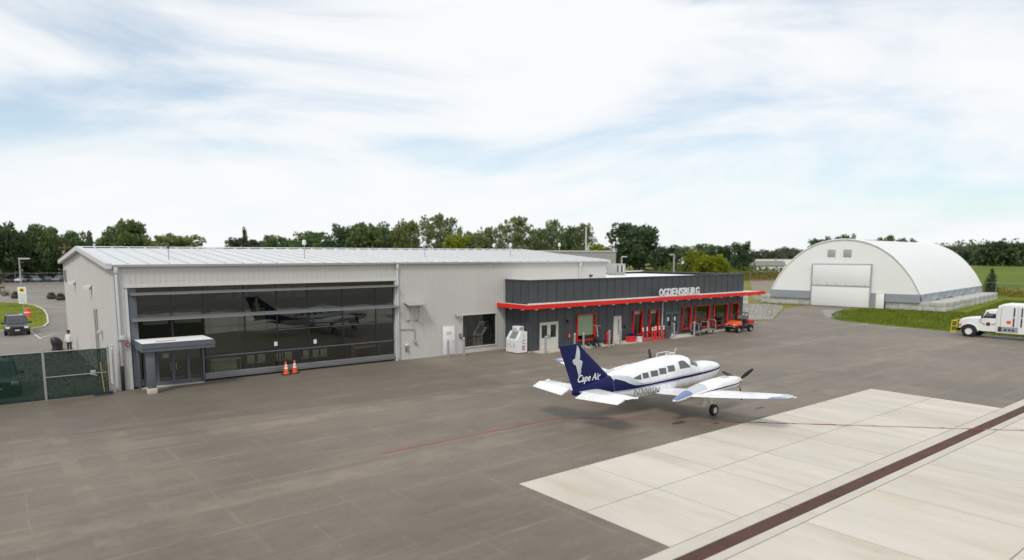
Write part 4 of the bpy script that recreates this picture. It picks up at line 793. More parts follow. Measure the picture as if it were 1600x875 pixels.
for mir in (False, True):
    patch('navy_stripe', m_navy, -.3, 8.45, lo_n, hi_n, 60, 5, .006, mir)
    patch('thin_stripe', m_planeb, .1, 7.2, lambda s: hi_n(s)+.035, lambda s: hi_n(s)+.055, 40, 1, .006, mir)
    patch('thin_stripe', m_planeb, 4.0, 8.4, lambda s: lo_n(s)-.05, lambda s: lo_n(s)-.03, 30, 1, .006, mir)
    patch('grey_swoosh', m_planeg, 6.5, 8.45, lambda s: hi_n(s)+.03, lambda s: max(hi_n(s)+.035, hi_g(s)), 20, 4, .0055, mir)
    m_pw = glass('cabin_glass', (.10, .12, .12), .14)
    m_pwd = mat('cabin_dark', (.06, .075, .072), .12, spec=.9)
    wins = [(6.80, 7.28, 1.66, 1.90, .5), (6.30, 6.70, 1.68, 1.93, 0), (5.63, 6.14, 1.70, 1.97, 0), (5.02, 5.53, 1.74, 2.02, 0), (4.36, 4.89, 1.79, 2.075, 0)]
    for a, b, z0, z1, tp in wins:
        q = patch('cabin_window', m_pwd, a, b, (lambda s, a=a, b=b, z0=z0, z1=z1, tp=tp: z0+(tp*(z1-z0)*max(0, (s-a-.15)/(b-a)) if tp else 0)), (lambda s, z1=z1, tp=tp, a=a, b=b: z1-(.12*max(0, (s-a)/(b-a)) if tp else 0)), 6, 4, .005, mir)
    patch('cockpit_window', m_pwd, 3.10, 3.98, lambda s: 1.84, lambda s: float(np.interp(s, [3.1, 3.5, 3.75, 3.98], [1.86, 2.20, 2.215, 2.17])), 10, 4, .005, mir)
m_seamg = mat('panel_seam_grey', (.42, .43, .44), .5)
for mir in (False, True):
    for s0 in (.95, 1.85, 3.05, 4.14, 5.0, 6.22, 7.5): patch('panel_seam', m_seamg, s0, s0+.014, lambda s: fus(s)[0]+.22, lambda s: fus(s)[1]-.2, 1, 12, .0035, mir)
    patch('hatch_seam', m_seamg, .98, 1.84, lambda s: 1.62, lambda s: 1.634, 8, 1, .0035, mir)
# windscreen: two panes wrapped over the nose of the cabin
for sg_ in (-1, 1):
    def P(a, b, sg_=sg_):
        th = .10+a*1.0; s = 2.06+.70*b+.40*a*(1-b*.3); zb, zt, w = fus(s); zc = zb+.46*(zt-zb)
        c, q = math.sin(th), math.cos(th); return (5-s+.004, sg_*c**(2/EXP)*w*1.008, zc+q**(2/EXP)*(zt-zc)*1.008)
    MB().grid(P, 8, 6).build('windscreen', m_pwd, pl)
# fin and rudder
def foil(le, te, y0, z, th, n=9, c0=0, c1=1, vert=True):
    """thin section in plan: le/te stations, half thickness th"""
    out = []; xs = [c0+(c1-c0)*i/n for i in range(n+1)]
    def t_(x): return th*2.6*(.2969*math.sqrt(max(x, 1e-4))-.126*x-.3516*x*x+.2843*x**3-.1015*x**4)*1.0+.003
    for x in xs: out.append((5-(le+(te-le)*x), t_(x)))
    return out+[(p[0], -p[1]) for p in reversed(out)]
def fin_ring(z, le, te, th, c0, c1): return [(p[0], p[1], z) for p in foil(le, te, 0, z, th, c0=c0, c1=c1)]
fl = lambda z: np.interp(z, [1.32, 1.75, 2.0, 3.55], [9.2, 8.3, 8.42, 10.33]); ft = lambda z: 10.5+(z-1.32)*(11.45-10.5)/(3.5-1.32)
def fin_part(c0, c1, name):
    zs = [1.34, 1.7, 2.0, 2.3, 2.7, 3.1, 3.45, 3.52]; r = []
    for z in zs:
        th = .15-.04*(z-1.3)/2.2; th *= (.6 if z > 3.5 else 1); a_, b_ = float(fl(z)), float(ft(min(z, 3.5)))
        r.append([(p[0], p[1], z+(.05*(1-(5-p[0]-a_)/(b_-a_)) if z > 3.4 else 0)) for p in foil(a_, b_, 0, z, th, c0=c0, c1=c1)])
    return MB().loft(r).build(name, m_navy, pl)
fin = fin_part(0, .655, 'fin'); fin_part(.665, 1, 'rudder')
def fin_y(s, z): le, te = float(fl(z)), float(ft(z)); x = min(1, max(.01, (s-le)/(te-le))); th = .15-.04*(z-1.3)/2.2; return th*2.6*(.2969*math.sqrt(x)-.126*x-.3516*x*x+.2843*x**3-.1015*x**4)+.003
bird = [(10.43, 3.50), (10.34, 3.42), (10.25, 3.25), (10.23, 3.04), (10.26, 2.86), (10.07, 2.76), (10.18, 2.7), (10.27, 2.66), (10.18, 2.5), (10.14, 2.33), (10.18, 2.16), (10.25, 2.01), (10.31, 2.18), (10.34, 2.35), (10.41, 2.52), (10.47, 2.64), (10.57, 2.66), (10.67, 2.8), (10.65, 2.89), (10.55, 2.92), (10.45, 2.84), (10.5, 3.03), (10.47, 3.23), (10.43, 3.39)]
def decal(name, pts2, faces, m, yfun, par):
    b = bmesh.new(); vv = [b.verts.new((s, 0, z)) for s, z in pts2]
    for f in faces:
        try: b.faces.new([vv[i] for i in f])
        except ValueError: pass
    for ax, st_ in ((2, .04), (0, .08)):
        lo, hi = min(p[0 if ax == 0 else 1] for p in pts2), max(p[0 if ax == 0 else 1] for p in pts2); q = lo+st_
        while q < hi:
            co = (q, 0, 0) if ax == 0 else (0, 0, q); no = (1, 0, 0) if ax == 0 else (0, 0, 1)
            bmesh.ops.bisect_plane(b, geom=b.verts[:]+b.edges[:]+b.faces[:], plane_co=co, plane_no=no); q += st_
    b.verts.index_update(); mb = MB(); mb.add([(5-v.co.x, yfun(v.co.x, v.co.z), v.co.z) for v in b.verts], [tuple(v.index for v in f.verts) for f in b.faces]); b.free(); return mb.build(name, m, par)
for sg_ in (-1, 1):
    bm = bmesh.new(); vs_ = [bm.verts.new((s, 0, z)) for s, z in bird]; f_ = bm.faces.new(vs_); bmesh.ops.triangulate(bm, faces=[f_]); bm.verts.index_update()
    decal('bird_emblem', [(v.co.x, v.co.z) for v in bm.verts], [tuple(v.index for v in f.verts) for f in bm.faces], m_planeg, lambda s, z, sg_=sg_: sg_*(fin_y(s, z)+.012), pl); bm.free()
    vs, fs = fit_text('Cape Air', 1.42, .42, shear=.35, offset=.012); pts = [((10.34-v[0]) if sg_ < 0 else (8.92+v[0]), 1.75+v[1]) for v in vs]
    decal('lettering', pts, fs, m_white, lambda s, z, sg_=sg_: sg_*(max(fin_y(s, z), (-side_y(s, z, .0) if z < fus(s)[1]-.005 else 0))+.014), pl)
    vs, fs = fit_text('N300SN', 1.74, .30, spacing=1.05, offset=.012); pts = [((7.26-v[0]) if sg_ < 0 else (5.52+v[0]), .95+v[1]-.035*v[0] if sg_ < 0 else .95+v[1]) for v in vs]
    decal('registration', pts, fs, mat('reg_grey', (.27, .28, .30), .5), lambda s, z, sg_=sg_: -sg_*side_y(s, z, .006), pl)
# wings
def wing(sg_):
    def rg(y, le, te, z, th, c0=0, c1=1, dz=0):
        r = []
        for x, t in [(5-(le+(te-le)*c), 1) for c in np.linspace(c0, c1, 10)]:
            c = (5-x-le)/(te-le); tt = th*(te-le)*2.5*(.2969*math.sqrt(max(c, 1e-4))-.126*c-.3516*c*c+.2843*c**3-.1015*c**4)+.004; r.append((x, sg_*y, z+tt*1.15+.02))
        for x, y_, z_ in reversed(list(r)):
            c = (5-x-le)/(te-le); tt = th*(te-le)*2.5*(.2969*math.sqrt(max(c, 1e-4))-.126*c-.3516*c*c+.2843*c**3-.1015*c**4)+.004; r.append((x, y_, z-tt*.75+.02))
        return r
    stn = [(.3, 4.3, 5.9, .86), (.75, 4.3, 5.95, .90), (2.6, 4.1, 6.15, 1.08), (3.3, 4.05, 6.1, 1.15), (5.0, 4.06, 5.74, 1.33), (6.3, 4.15, 5.42, 1.48), (6.62, 4.3, 5.32, 1.51), (6.8, 4.7, 5.25, 1.53)]
    ths = [.15, .15, .14, .135, .12, .11, .10, .06]
    MB().loft([rg(y, le, te, z, th, 0, .72) for (y, le, te, z), th in zip(stn[:-2], ths)]).build('wing', m_planew, pl)
    # flap, aileron, painted tip
    def seg(name, a, b, m, c0, c1, dz=0):
        ys = [q[0] for q in stn]; f = lambda y, i: float(np.interp(y, ys, [q[i] for q in stn])); th = lambda y: float(np.interp(y, ys, ths))
        return MB().loft([rg(y, f(y, 1), f(y, 2), f(y, 3)+dz, th(y), c0, c1) for y in np.linspace(a, b, 6)]).build(name, m, pl)
    seg('flap', .78, 3.55, m_planew, .738, 1); seg('aileron', 3.6, 6.1, m_planew, .738, 1)
    seg('wing_tip', 6.3, 6.8, m_planeg, 0, .72); seg('wing_tip_trim', 6.12, 6.79, m_planeb, .725, 1)
    MB().tube((5-4.62, sg_*6.78, 1.52), (5-4.5, sg_*6.84, 1.53), .03, .02, 8).build('navigation_light', m_lamp, pl)
    # nacelle
    NA = [(2.02, 1.30, .10, .10), (2.08, 1.30, .20, .20), (2.25, 1.30, .27, .27), (2.7, 1.31, .35, .31), (3.3, 1.32, .39, .33), (4.0, 1.31, .39, .33), (4.8, 1.28, .37, .29), (5.6, 1.22, .32, .22), (6.3, 1.12, .24, .14), (6.9, 1.03, .14, .07), (7.05, 1.02, .05, .03)]
    yc = sg_*2.62; rg2 = lambda s, z, w, h: [(5-s, yc+w*math.copysign(abs(math.cos(t))**.8, math.cos(t)), z+h*math.copysign(abs(math.sin(t))**.8, math.sin(t))) for t in [2*PI*i/20 for i in range(20)]]
    nac = MB().loft([rg2(*q) for q in NA]).build('engine_nacelle', m_planew, pl)
    a = np.array(NA)
    def nsk(s, f, side, off=.006): z, w, h = [float(np.interp(s, a[:, 0], a[:, i])) for i in (1, 2, 3)]; q = abs(f); return (5-s, yc+side*(w*(1-q**2.5)**(1/2.5)+off), z+f*h)
    for side in (-1, 1): MB().grid(lambda u, v, side=side: nsk(2.1+4.3*u, -.12-.28*u+.14*v+.1*v*u, side), 24, 2).build('nacelle_stripe', m_navy, nac)
    def top(u, v): s = 5.05+1.95*u; z, w, h = [float(np.interp(s, a[:, 0], a[:, i])) for i in (1, 2, 3)]; t = PI*(.08+.84*v); return (5-s, yc+(w+.008)*math.copysign(abs(math.cos(t))**.8, math.cos(t)), z+(h+.008)*abs(math.sin(t))**.8)
    MB().grid(lambda u, v: top(u*.5, v), 10, 12).build('nacelle_grey', m_planeg, nac); MB().grid(lambda u, v: top(.5+u*.5, v), 10, 12).build('nacelle_blue', m_planeb, nac)
    MB().bbox(5-3.5, 5-3.0, yc-.16, yc+.12, 1.645, 1.665, .005).build('cowl_vent', m_planeg, nac)
    for q in (-.14, .14): MB().bbox(5-2.1, 5-2.03, yc+q-.09, yc+q+.09, 1.24, 1.36, .03).build('air_intake', m_blk, nac)
    # spinner and propeller at rest
    hub = MB(); hub.lathe([(.17, 5-2.03), (.165, 5-1.92), (.12, 5-1.8), (.06, 5-1.71), (0, 5-1.68)], 16, (0, yc, 1.32), 'x'); hb = hub.build('spinner', m_blk if sg_ > 0 else m_planew, pl)
    for k, ang in enumerate([math.radians(v) for v in ((18, 138, 258) if sg_ < 0 else (76, 196, 316))]):
        r = []
        for (rad, ch, tw) in ((.12, .05, 1.1), (.25, .075, .9), (.5, .09, .6), (.8, .075, .4), (.97, .045, .3)):
            d = Vector((0, math.cos(ang), math.sin(ang))); tdir = Vector((math.sin(tw)*1.0, -math.sin(ang)*math.cos(tw), math.cos(ang)*math.cos(tw))); c = Vector((5-1.92, yc, 1.32))+d*rad; nn = d.cross(tdir).normalized()*.012
            r.append([c-tdir*ch, c+nn, c+tdir*ch, c-nn])
        MB().loft([[tuple(p) for p in q] for q in r]).build('propeller_blade', mat('blade_dark', (.035, .028, .025), .5, var=.15), hb)
    # main gear
    gy = sg_*2.72; gx = 5-4.32
    MB().tube((gx+.02, gy+sg_*-.02, 1.15), (gx, gy, .30), .055, n=12).tube((gx, gy-.0, .30), (gx, gy+sg_*.12, .27), .04, n=10).tube((gx-.3, gy-sg_*.05, 1.1), (gx, gy, .55), .03, n=8).build('gear_leg', m_planew, pl)
    w_ = wheel_mb(.26, .19, 24).build('main_wheel', m_black, pl, loc=(gx, gy+sg_*.14, .26)); rim_mb(.26, .19, 24).build('rim', m_white, w_)
    MB().prism([(gx-.16, 1.05), (gx+.2, 1.05), (gx-.18, .40), (gx-.52, .42)], gy-sg_*.14-.012, gy-sg_*.14+.012, 'y').build('gear_door', m_planew, pl)
for s_ in (-1, 1): wing(s_)
# nose gear
MB().tube((5-1.1, 0, 1.0), (5-1.0, 0, .25), .05, n=10).build('nose_leg', m_planew, pl); w_ = wheel_mb(.24, .15, 20).build('nose_wheel', m_black, pl, loc=(5-1.0, 0, .24)); rim_mb(.24, .15, 20).build('rim', m_white, w_)
for s_ in (-1, 1): MB().prism([(5-1.5, .92), (5-.75, .95), (5-.8, .62), (5-1.4, .6)], s_*.2-.01, s_*.2+.01, 'y').build('nose_gear_door', m_planew, pl)
# tailplane with drooped elevators
for s_ in (-1, 1):
    def tr(y, le, te, z, th): return [(5-(le+(te-le)*c), s_*y, z+k_*th*2.6*(.2969*math.sqrt(max(c, 1e-4))-.126*c-.3516*c*c+.2843*c**3-.1015*c**4)*(te-le)+k_*.004) for k_, cs in ((1, np.linspace(0, 1, 9)), (-1, np.linspace(1, 0, 9))) for c in cs]
    MB().loft([tr(.05, 9.22, 10.35, 1.46, .09), tr(1.4, 9.36, 10.3, 1.48, .09), tr(2.55, 9.52, 10.18, 1.50, .08), tr(2.62, 9.62, 10.1, 1.50, .04)]).build('tailplane', m_planew, pl)
    e = MB(); ca, sa = math.cos(.32), math.sin(.32); r = []
    for (y, le, te) in ((.42, 10.36, 10.92), (1.4, 10.31, 10.82), (2.55, 10.19, 10.66)):
        ch = te-le; z = 1.48+.008*y; r.append([(5-le, s_*y, z+.045), (5-(le+ch*ca), s_*y, z-ch*sa+.008), (5-(le+ch*ca), s_*y, z-ch*sa-.008), (5-le, s_*y, z-.045)])
    e.loft(r, smooth=False).build('elevator', m_planew, pl); MB().tube((5-9.52, s_*2.66, 1.50), (5-9.75, s_*2.64, 1.50), .05, .02, 8).build('tip_cap', m_planew, pl)
# aerials on the cabin roof
MB().path([(5-3.55, 0, 2.42), (5-3.4, 0, 2.76)], .012).build('whip_aerial', m_white, pl); MB().path([(5-4.6, -.25, 2.40), (5-4.55, -.25, 2.56), (5-3.9, -.25, 2.58), (5-3.8, -.25, 2.42)], .014).path([(5-4.6, .25, 2.40), (5-4.55, .25, 2.56), (5-3.9, .25, 2.58), (5-3.8, .25, 2.42)], .014).path([(5-3.9, -.25, 2.58), (5-3.9, .25, 2.58)], .014).build('hoop_aerial', m_white, pl)
MB().bbox(5-8.4, 5-8.35, -.01, .01, 2.05, 2.2, .004).build('blade_aerial', m_white, pl)
sheet_o = MB(); 
for (x_, y_, rx, ry) in ((23.9, 18.2, .42, .22), (27.6, 16.4, .5, .18), (25.0, 17.1, .22, .12), (29.3, 17.6, .35, .13), (28.3, 15.7, .24, .1)):
    sheet_o = MB(); sheet_o.add([(x_+rx*math.cos(t)*(1+.25*math.sin(3*t+x_)), y_+ry*math.sin(t)*(1+.2*math.cos(2*t)), .006) for t in np.linspace(0, 2*PI, 17)[:-1]], [tuple(range(16))]); struct('oil_stain', sheet_o, mat('oil_dark', (.05, .046, .042), .55, var=.3, scale=4))
# ============================================================ FABRIC DOME
import math as _m
th = .115; A_ = Vector((th, -_m.sqrt(1-th*th), 0)); N_ = Vector((-A_.y, A_.x, 0)); DO = Vector((95.78, 45.91, 0)); rz_d = _m.atan2(N_.y, N_.x)
# local frame: x = depth away from the camera, y = to the left (= -A_), z up
dome = thing('dome_hangar', 'white fabric arch hangar on grey concrete blocks beyond the grass', 'hangar', tuple(DO), rz_d)
arch_px = [(-10.3, 2.1), (-8.85, 4.85), (-7.65, 6.3), (-5.3, 8.05), (-2.9, 9.05), (0, 9.45), (2.8, 9.15), (5.5, 7.7), (7.5, 5.65), (8.75, 3.7), (9.7, 2.15)]
def arch(t):
    """t -1..1 from left foot to right foot; smooth flattened arch"""
    y = 10.0*_m.sin(PI/2*t)*1.0; return (y, float(AZ(abs(y))))
_ax = np.array([0, 1.4, 2.85, 4.2, 5.4, 6.5, 7.55, 8.3, 8.85, 9.4, 10.0]); _az = np.array([9.47, 9.38, 9.1, 8.6, 7.9, 7.05, 6.0, 5.05, 4.3, 3.35, 2.1])
def AZ(y): return np.interp(y, _ax, _az)
def fabric(name, col, k):
    m = mat(name, col, .5, var=.02, scale=.4); nt = m.node_tree; b = nt.nodes['Principled BSDF']; tl = nt.nodes.new('ShaderNodeBsdfTranslucent'); tl.inputs[0].default_value = (*col, 1)
    ms = nt.nodes.new('ShaderNodeMixShader'); ms.inputs[0].default_value = k; nt.links.new(b.outputs[0], ms.inputs[1]); nt.links.new(tl.outputs[0], ms.inputs[2]); nt.links.new(ms.outputs[0], nt.nodes['Material Output'].inputs[0]); return m
m_fab = fabric('white_fabric', (.86, .86, .85), .15); m_fabs = fabric('white_fabric_end', (.91, .905, .89), .15)
LD = 37.0; NB = 12
def shell(u, v): y, z = arch(-1+2*u); return (LD*v, y, z-.06*abs(_m.sin(v*NB*PI))*0+.0)
for k in range(NB):                                      # one fabric bay between each pair of ribs
    a, b = k/NB, (k+1)/NB
    def P(u, v, a=a, b=b): y, z = arch(-1+2*u); w = a+(b-a)*v; sag = .045*_m.sin(PI*v); r = 1-sag/8; return (LD*w, y*r, 2.1+(z-2.1)*r)
    MB().grid(P, 40, 6).build('fabric_bay', m_fab, dome)
for xe, nm in ((.06, 'end_wall'), (LD-.06, 'end_wall')):
    pts = [arch(-1+2*i/40) for i in range(41)]; MB().add([(xe, y*.995, 2.1+(z-2.1)*.995) for y, z in pts], [tuple(range(41))]).build(nm, m_fabs, dome)
pts = [arch(-1+2*i/40) for i in range(41)]
MB().path([(-.02, y, z) for y, z in pts], .09, 8).build('end_arch_rim', m_fab, dome)
m_skirt = mat('grey_skirt', (.27, .29, .32), .6, var=.10, scale=2)
# grey skirt at the foot; blocks below it. front line at x=0
MB().box(-.05, .1, 4.0, 10.1, 1.0, 2.098).build('front_skirt', m_skirt, dome); MB().box(-.05, .1, -10.0, -5.75, 1.0, 2.098).build('front_skirt', m_skirt, dome); MB().box(-.05, .1, -4.65, -3.98, 0, 2.098).build('front_skirt', m_skirt, dome)
def skirt(u, v): x = LD*u; f = .12*_m.sin(u*60+v*2)*v*(1-v)*2+.3*v*v*(.5+.5*_m.sin(u*3*PI)**2); return (x, -10.02-f, 2.12-v*(.85+.35*_m.sin(u*5*PI)**2))
MB().grid(skirt, 120, 8).build('side_skirt', m_skirt, dome)
MB().box(0, LD, 9.95, 10.05, 1.0, 2.1).build('side_skirt', m_skirt, dome)
bd = {}
def block(x0, x1, y0, y1, z0, z1):
    w = (round(x1-x0, 2), round(y1-y0, 2), round(z1-z0, 2))
    if w not in bd: bd[w] = MB().bbox(.012, w[0]-.012, .012, w[1]-.012, .008, w[2]-.004, .045).data('concrete_block', m_block)
    o = link(bd[w], 'concrete_block', dome, loc=(x0, y0, z0)); o.rotation_euler.z = random.uniform(-.012, .012)
for lvl in range(2):
    y_ = 4.15+(.0 if lvl else .0); off = .75 if lvl else 0
    yy = 4.2-off*0; edges = [4.2]+[4.2+1.5*k+(.75 if lvl else 1.5) for k in range(5) if 4.2+1.5*k+(.75 if lvl else 1.5) < 10.6]+[10.7]
    for a, b in zip(edges[:-1], edges[1:]):
        if b-a > .2: block(.12, .87, a, b, lvl*.6, lvl*.6+.6)
    edges = [-5.8, -7.3+(.75 if lvl else 0), -8.8+(.75 if lvl else 0), -10.3+(.75 if lvl else 0), -10.9, -12.3, -12.9]
    if lvl == 0: edges = [-5.8, -7.3, -8.8, -10.3, -11.8, -12.9]
    else: edges = [-5.8, -6.6, -8.1, -9.6, -11.1, -12.9]
    for b, a in zip(edges[:-1], edges[1:]): block(.12, .87, a, b, lvl*.6, lvl*.6+.6)
for k in range(21):                                      # buttress blocks along the near long side, ends outwards
    for lvl in range(2): block(.9+k*1.55+(.1 if lvl else 0), .9+k*1.55+1.35, -12.9-.12*(k % 2), -10.6, lvl*.6, lvl*.6+.6)
for k in range(9):
    for lvl in range(2): block(.9+k*1.55, .9+k*1.55+1.4, 10.2, 12.0, lvl*.6, lvl*.6+.6)
# big door in two leaves, side door, vents
m_dd = fabric('dome_door', (.88, .875, .86), .15)
MB().bbox(-.3, -.06, -3.85, 3.9, .08, 2.98, .02).build('big_door_leaf', m_dd, dome); MB().bbox(-.3, -.06, -3.85, 3.9, 3.02, 5.95, .02).build('big_door_leaf', m_dd, dome)
MB().box(-.38, -.31, -3.95, 4.0, 2.93, 3.06).build('door_rail', m_grey, dome); MB().box(-.34, -.05, -3.99, -3.87, .05, 6.05).box(-.34, -.05, 3.92, 4.04, .05, 6.05).box(-.34, -.05, -3.87, 3.92, 5.96, 6.05).build('door_frame', m_grey, dome)
for k in range(6): MB().box(-.33, -.301, 3.0-k*1.25, 3.12-k*1.25, 3.1, 3.35).build('door_hinge', m_trim, dome)
MB().bbox(-.2, -.051, -5.72, -4.68, .03, 2.07, .02).build('side_door', m_tpo, dome); MB().box(-.19, -.051, -5.78, -5.725, .03, 2.1).build('side_door_frame', m_dark2, dome)
MB().box(-.12, .05, 4.05, 4.15, .0, 1.5).build('rusty_post', m_grate, dome)
for y_ in (1.0, -1.15): MB().bbox(-.04, .055, y_-.0, y_+1.05, 7.05, 8.05, .02).build('gable_vent', m_grey, dome)
# loose wall of blocks with a yellow post, left of the dome
for k, (x_, y_, n_) in enumerate(((84.5, 61.2, 2), (86.1, 59.8, 2), (87.7, 58.5, 2), (89.3, 57.3, 2), (82.8, 62.6, 1))):
    for lvl in range(n_):
        o = MB().bbox(-.75, .75, -.4, .4, lvl*.6+.005, lvl*.6+.598, .05).build('spare_block', m_block, loc=(x_, y_, .0), rotz=-.75); tag(o, ['%s grey concrete block of the loose row left of the dome, lower course', '%s grey concrete block of the loose row left of the dome, upper course'][lvl] % ['second', 'third', 'fourth', 'rightmost', 'leftmost'][k], 'concrete block', 'loose blocks behind the terminal corner')
bollard(79.7, 53.2, 'yellow post standing in the gravel beyond the terminal corner', 1.9, .12, m_yel, 'yellow posts')
# ============================================================ ROAD VEHICLES
def car(name, label, paint, loc, rotz, L=4.6, Wd=1.86, Hh=1.72, kind='suv', group=None, detail=True, tint=None):
    """local: x forward, origin mid wheelbase on the ground"""
    t_ = thing(name, label, 'car', loc, rotz, group); w = Wd/2; hx = L/2
    if kind == 'suv': bp = [(-hx, .52, .95), (-hx+.08, .40, 1.02), (-.9, .32, 1.04), (hx-1.55, .32, 1.02), (hx-.75, .34, .99), (hx-.15, .40, .90), (hx, .5, .78)]
    else: bp = [(-hx, .5, .86), (-hx+.1, .38, .92), (-1.2, .3, .94), (hx-1.5, .28, .90), (hx-.7, .3, .82), (hx-.15, .36, .72), (hx, .46, .62)]
    rings = []
    for i, (x, z0, z1) in enumerate(bp):
        ww = w*(.93 if i in (0, len(bp)-1) else (.97 if i in (1, len(bp)-2) else 1)); rings.append([(x, -ww*.9, z0), (x, -ww, z0+.12), (x, -ww, (z0+z1)/2+.08), (x, -ww*.95, z1-.05), (x, -ww*.84, z1), (x, ww*.84, z1), (x, ww*.95, z1-.05), (x, ww, (z0+z1)/2+.08), (x, ww, z0+.12), (x, ww*.9, z0)])
    MB().loft(rings).build('body', paint, t_)
    zb = 1.0 if kind == 'suv' else .9
    if kind == 'suv': xs = (-hx+.06, -hx+.3, .55, hx-1.45)
    else: xs = (-hx+.45, -hx+1.25, .35, hx-1.35)
    x0, x1, x2, x3 = xs; wb = w*.93; wt = w*.76
    g = MB(); lo = [(x0, wb), (x3, wb)]; V = [(x0, -wb, zb), (x3, -wb, zb), (x3, wb, zb), (x0, wb, zb), (x1, -wt, Hh-.06), (x2, -wt, Hh-.06), (x2, wt, Hh-.06), (x1, wt, Hh-.06)]
    g.add(V, [(0, 1, 5, 4), (2, 3, 7, 6), (1, 2, 6, 5), (3, 0, 4, 7)]); cab = g.build('cabin_glass', m_glassC, t_)
    MB().add([(x1-.03, -wt-.01, Hh-.06), (x2+.04, -wt-.01, Hh-.06), (x2+.04, wt+.01, Hh-.06), (x1-.03, wt+.01, Hh-.06), (x1+.08, -wt*.9, Hh), (x2-.12, -wt*.9, Hh), (x2-.12, wt*.9, Hh), (x1+.08, wt*.9, Hh)], [(4, 5, 6, 7), (0, 1, 5, 4), (1, 2, 6, 5), (2, 3, 7, 6), (3, 0, 4, 7), (3, 2, 1, 0)], True).build('roof', paint, t_)
    pil = MB()
    for s_ in (-1, 1):
        for a, b in ((0, 4), (1, 5)): p, q = Vector(V[a]), Vector(V[b]); pil.tube((p.x, s_*abs(p.y), p.z), (q.x, s_*abs(q.y), q.z), .045, n=6)
        mxx = (x1+x2)/2; pil.tube((mxx, s_*wb, zb), (mxx, s_*wt, Hh-.06), .05, n=6)
    pil.build('pillars', paint if kind != 'suv' else m_blk, t_)
    MB().box(x0+.2, x3-.2, -w*.8, w*.8, zb-.4, zb+.02).bbox(-.2, .1, -.6, -.1, zb, zb+.35, .05).bbox(-.2, .1, .1, .6, zb, zb+.35, .05).build('seats', m_black, t_)
    if detail:
        MB().bbox(hx-.1, hx+.03, -w*.9, w*.9, .36, .58, .04).build('front_bumper', m_blk, t_); MB().bbox(-hx-.03, -hx+.1, -w*.9, w*.9, .38, .62, .04).build('rear_bumper', m_blk, t_)
        zh = .72 if kind == 'suv' else .58
        MB().bbox(hx-.08, hx+.012, -w*.5, w*.5, zh-.09, zh+.1, .02).build('grille', m_blk, t_); MB().box(hx+.031, hx+.036, -.17, .17, .46, .56).build('licence_plate', m_white, t_)
        for s_ in (-1, 1):
            MB().bbox(hx-.16, hx+.014, s_*w*.72-.16, s_*w*.72+.16, zh-.06, zh+.12, .03).build('headlight', m_lamp, t_); MB().bbox(-hx-.012, -hx+.08, s_*w*.8-.1, s_*w*.8+.1, .78, .98, .03).build('tail_light', m_redw, t_)
            MB().bbox(x3-.3, x3-.16, s_*(w+.12)-.11, s_*(w+.12)+.11, zb, zb+.17, .04).tube((x3-.24, s_*w*.92, zb+.04), (x3-.24, s_*(w+.1), zb+.06), .03, n=6).build('mirror', m_blk, t_)
            if kind == 'suv': MB().path([(x1+.15, s_*wt*.9, Hh-.01), (x1+.2, s_*wt*.9, Hh+.06), (x2-.25, s_*wt*.9, Hh+.06), (x2-.15, s_*wt*.9, Hh-.01)], .022, 6).build('roof_rail', m_blk, t_)
    wb_ = L*.285; r = .36 if kind == 'suv' else .32
    for x in (wb_, -wb_):
        for s_ in (-1, 1):
            q = MB(); q.lathe([(0, -.02), (r*1.17, -.02), (r*1.17, .02), (0, .02)], 18, axis='y'); q.build('wheel_arch', m_black, t_, loc=(x, s_*(w-.012), r+.02)); put_wheel(t_, x, s_*(w-.1), r, .24, m_steel)
    return t_
p_black = mat('car_black', (.018, .019, .022), .22, var=.05, coat=.6); p_silver = mat('car_silver', (.42, .44, .45), .3, metal=.5, var=.04, coat=.4); p_white = mat('car_white', (.74, .74, .73), .3, var=.03, coat=.4)
p_blue = mat('car_blue', (.06, .09, .16), .3, var=.05, coat=.4); p_grey = mat('car_grey', (.12, .125, .13), .3, metal=.3, var=.05, coat=.4); p_maroon = mat('car_maroon', (.085, .028, .05), .3, var=.05, coat=.4); p_teal = mat('car_green', (.16, .20, .20), .3, metal=.3, var=.05, coat=.4)
jeep = car('parked_car', 'black sport utility car facing the camera beside the lawn island', p_black, (2.9, 78.3, -.012), -PI/2-.02, 4.75, 1.9, 1.74)
car('parked_car', 'grey green sport utility car parked right behind the green fence', p_teal, (.62, 45.2, -.0), -PI/2, 4.7, 1.92, 1.75)
lot = [(-1.5, 227, p_silver, 'suv', .5, 'silver car at the left end of the far car park row'), (3.6, 226, p_silver, 'suv', .6, 'silver van-like car in the far row left of the lamp post'), (7.0, 224.5, p_grey, 'suv', .4, 'dark car in the far row behind the lamp post'),
       (10.3, 223.5, p_white, 'suv', -.5, 'white car in the far car park row'), (13.1, 223, mat('car_pale_blue', (.26, .31, .37), .3, var=.04, coat=.4), 'suv', .3, 'blue grey car in the far row right of the white car'), (15.8, 222.5, p_blue, 'car', .5, 'low dark blue car in the middle of the far row'), (18.6, 222, mat('car_mid_grey', (.26, .27, .28), .3, var=.04, coat=.4), 'suv', -.6, 'grey sport utility car in the far row left of the maroon car'),
       (21.7, 221.3, p_maroon, 'suv', -.4, 'maroon sport utility car near the hangar end of the far row'), (24.6, 221, p_silver, 'suv', .3, 'silver car half hidden behind the hangar corner'), (-6.0, 228, p_blue, 'suv', .2, 'blue car at the frame edge of the far row')]
for x, y, p_, k_, rz, lab in lot: car('parked_car', lab, p_, (x, y, -.012), -PI/2+rz*.9, 4.6 if k_ == 'suv' else 4.4, 1.85, 1.7 if k_ == 'suv' else 1.45, k_, 'cars in the far car park row', False)
# service truck, nose pointing +Y (left in the picture)
tr = thing('service_truck', 'white service truck with box body and yellow front step at the grass edge', 'truck', (70.95, 21.75, 0), PI/2)
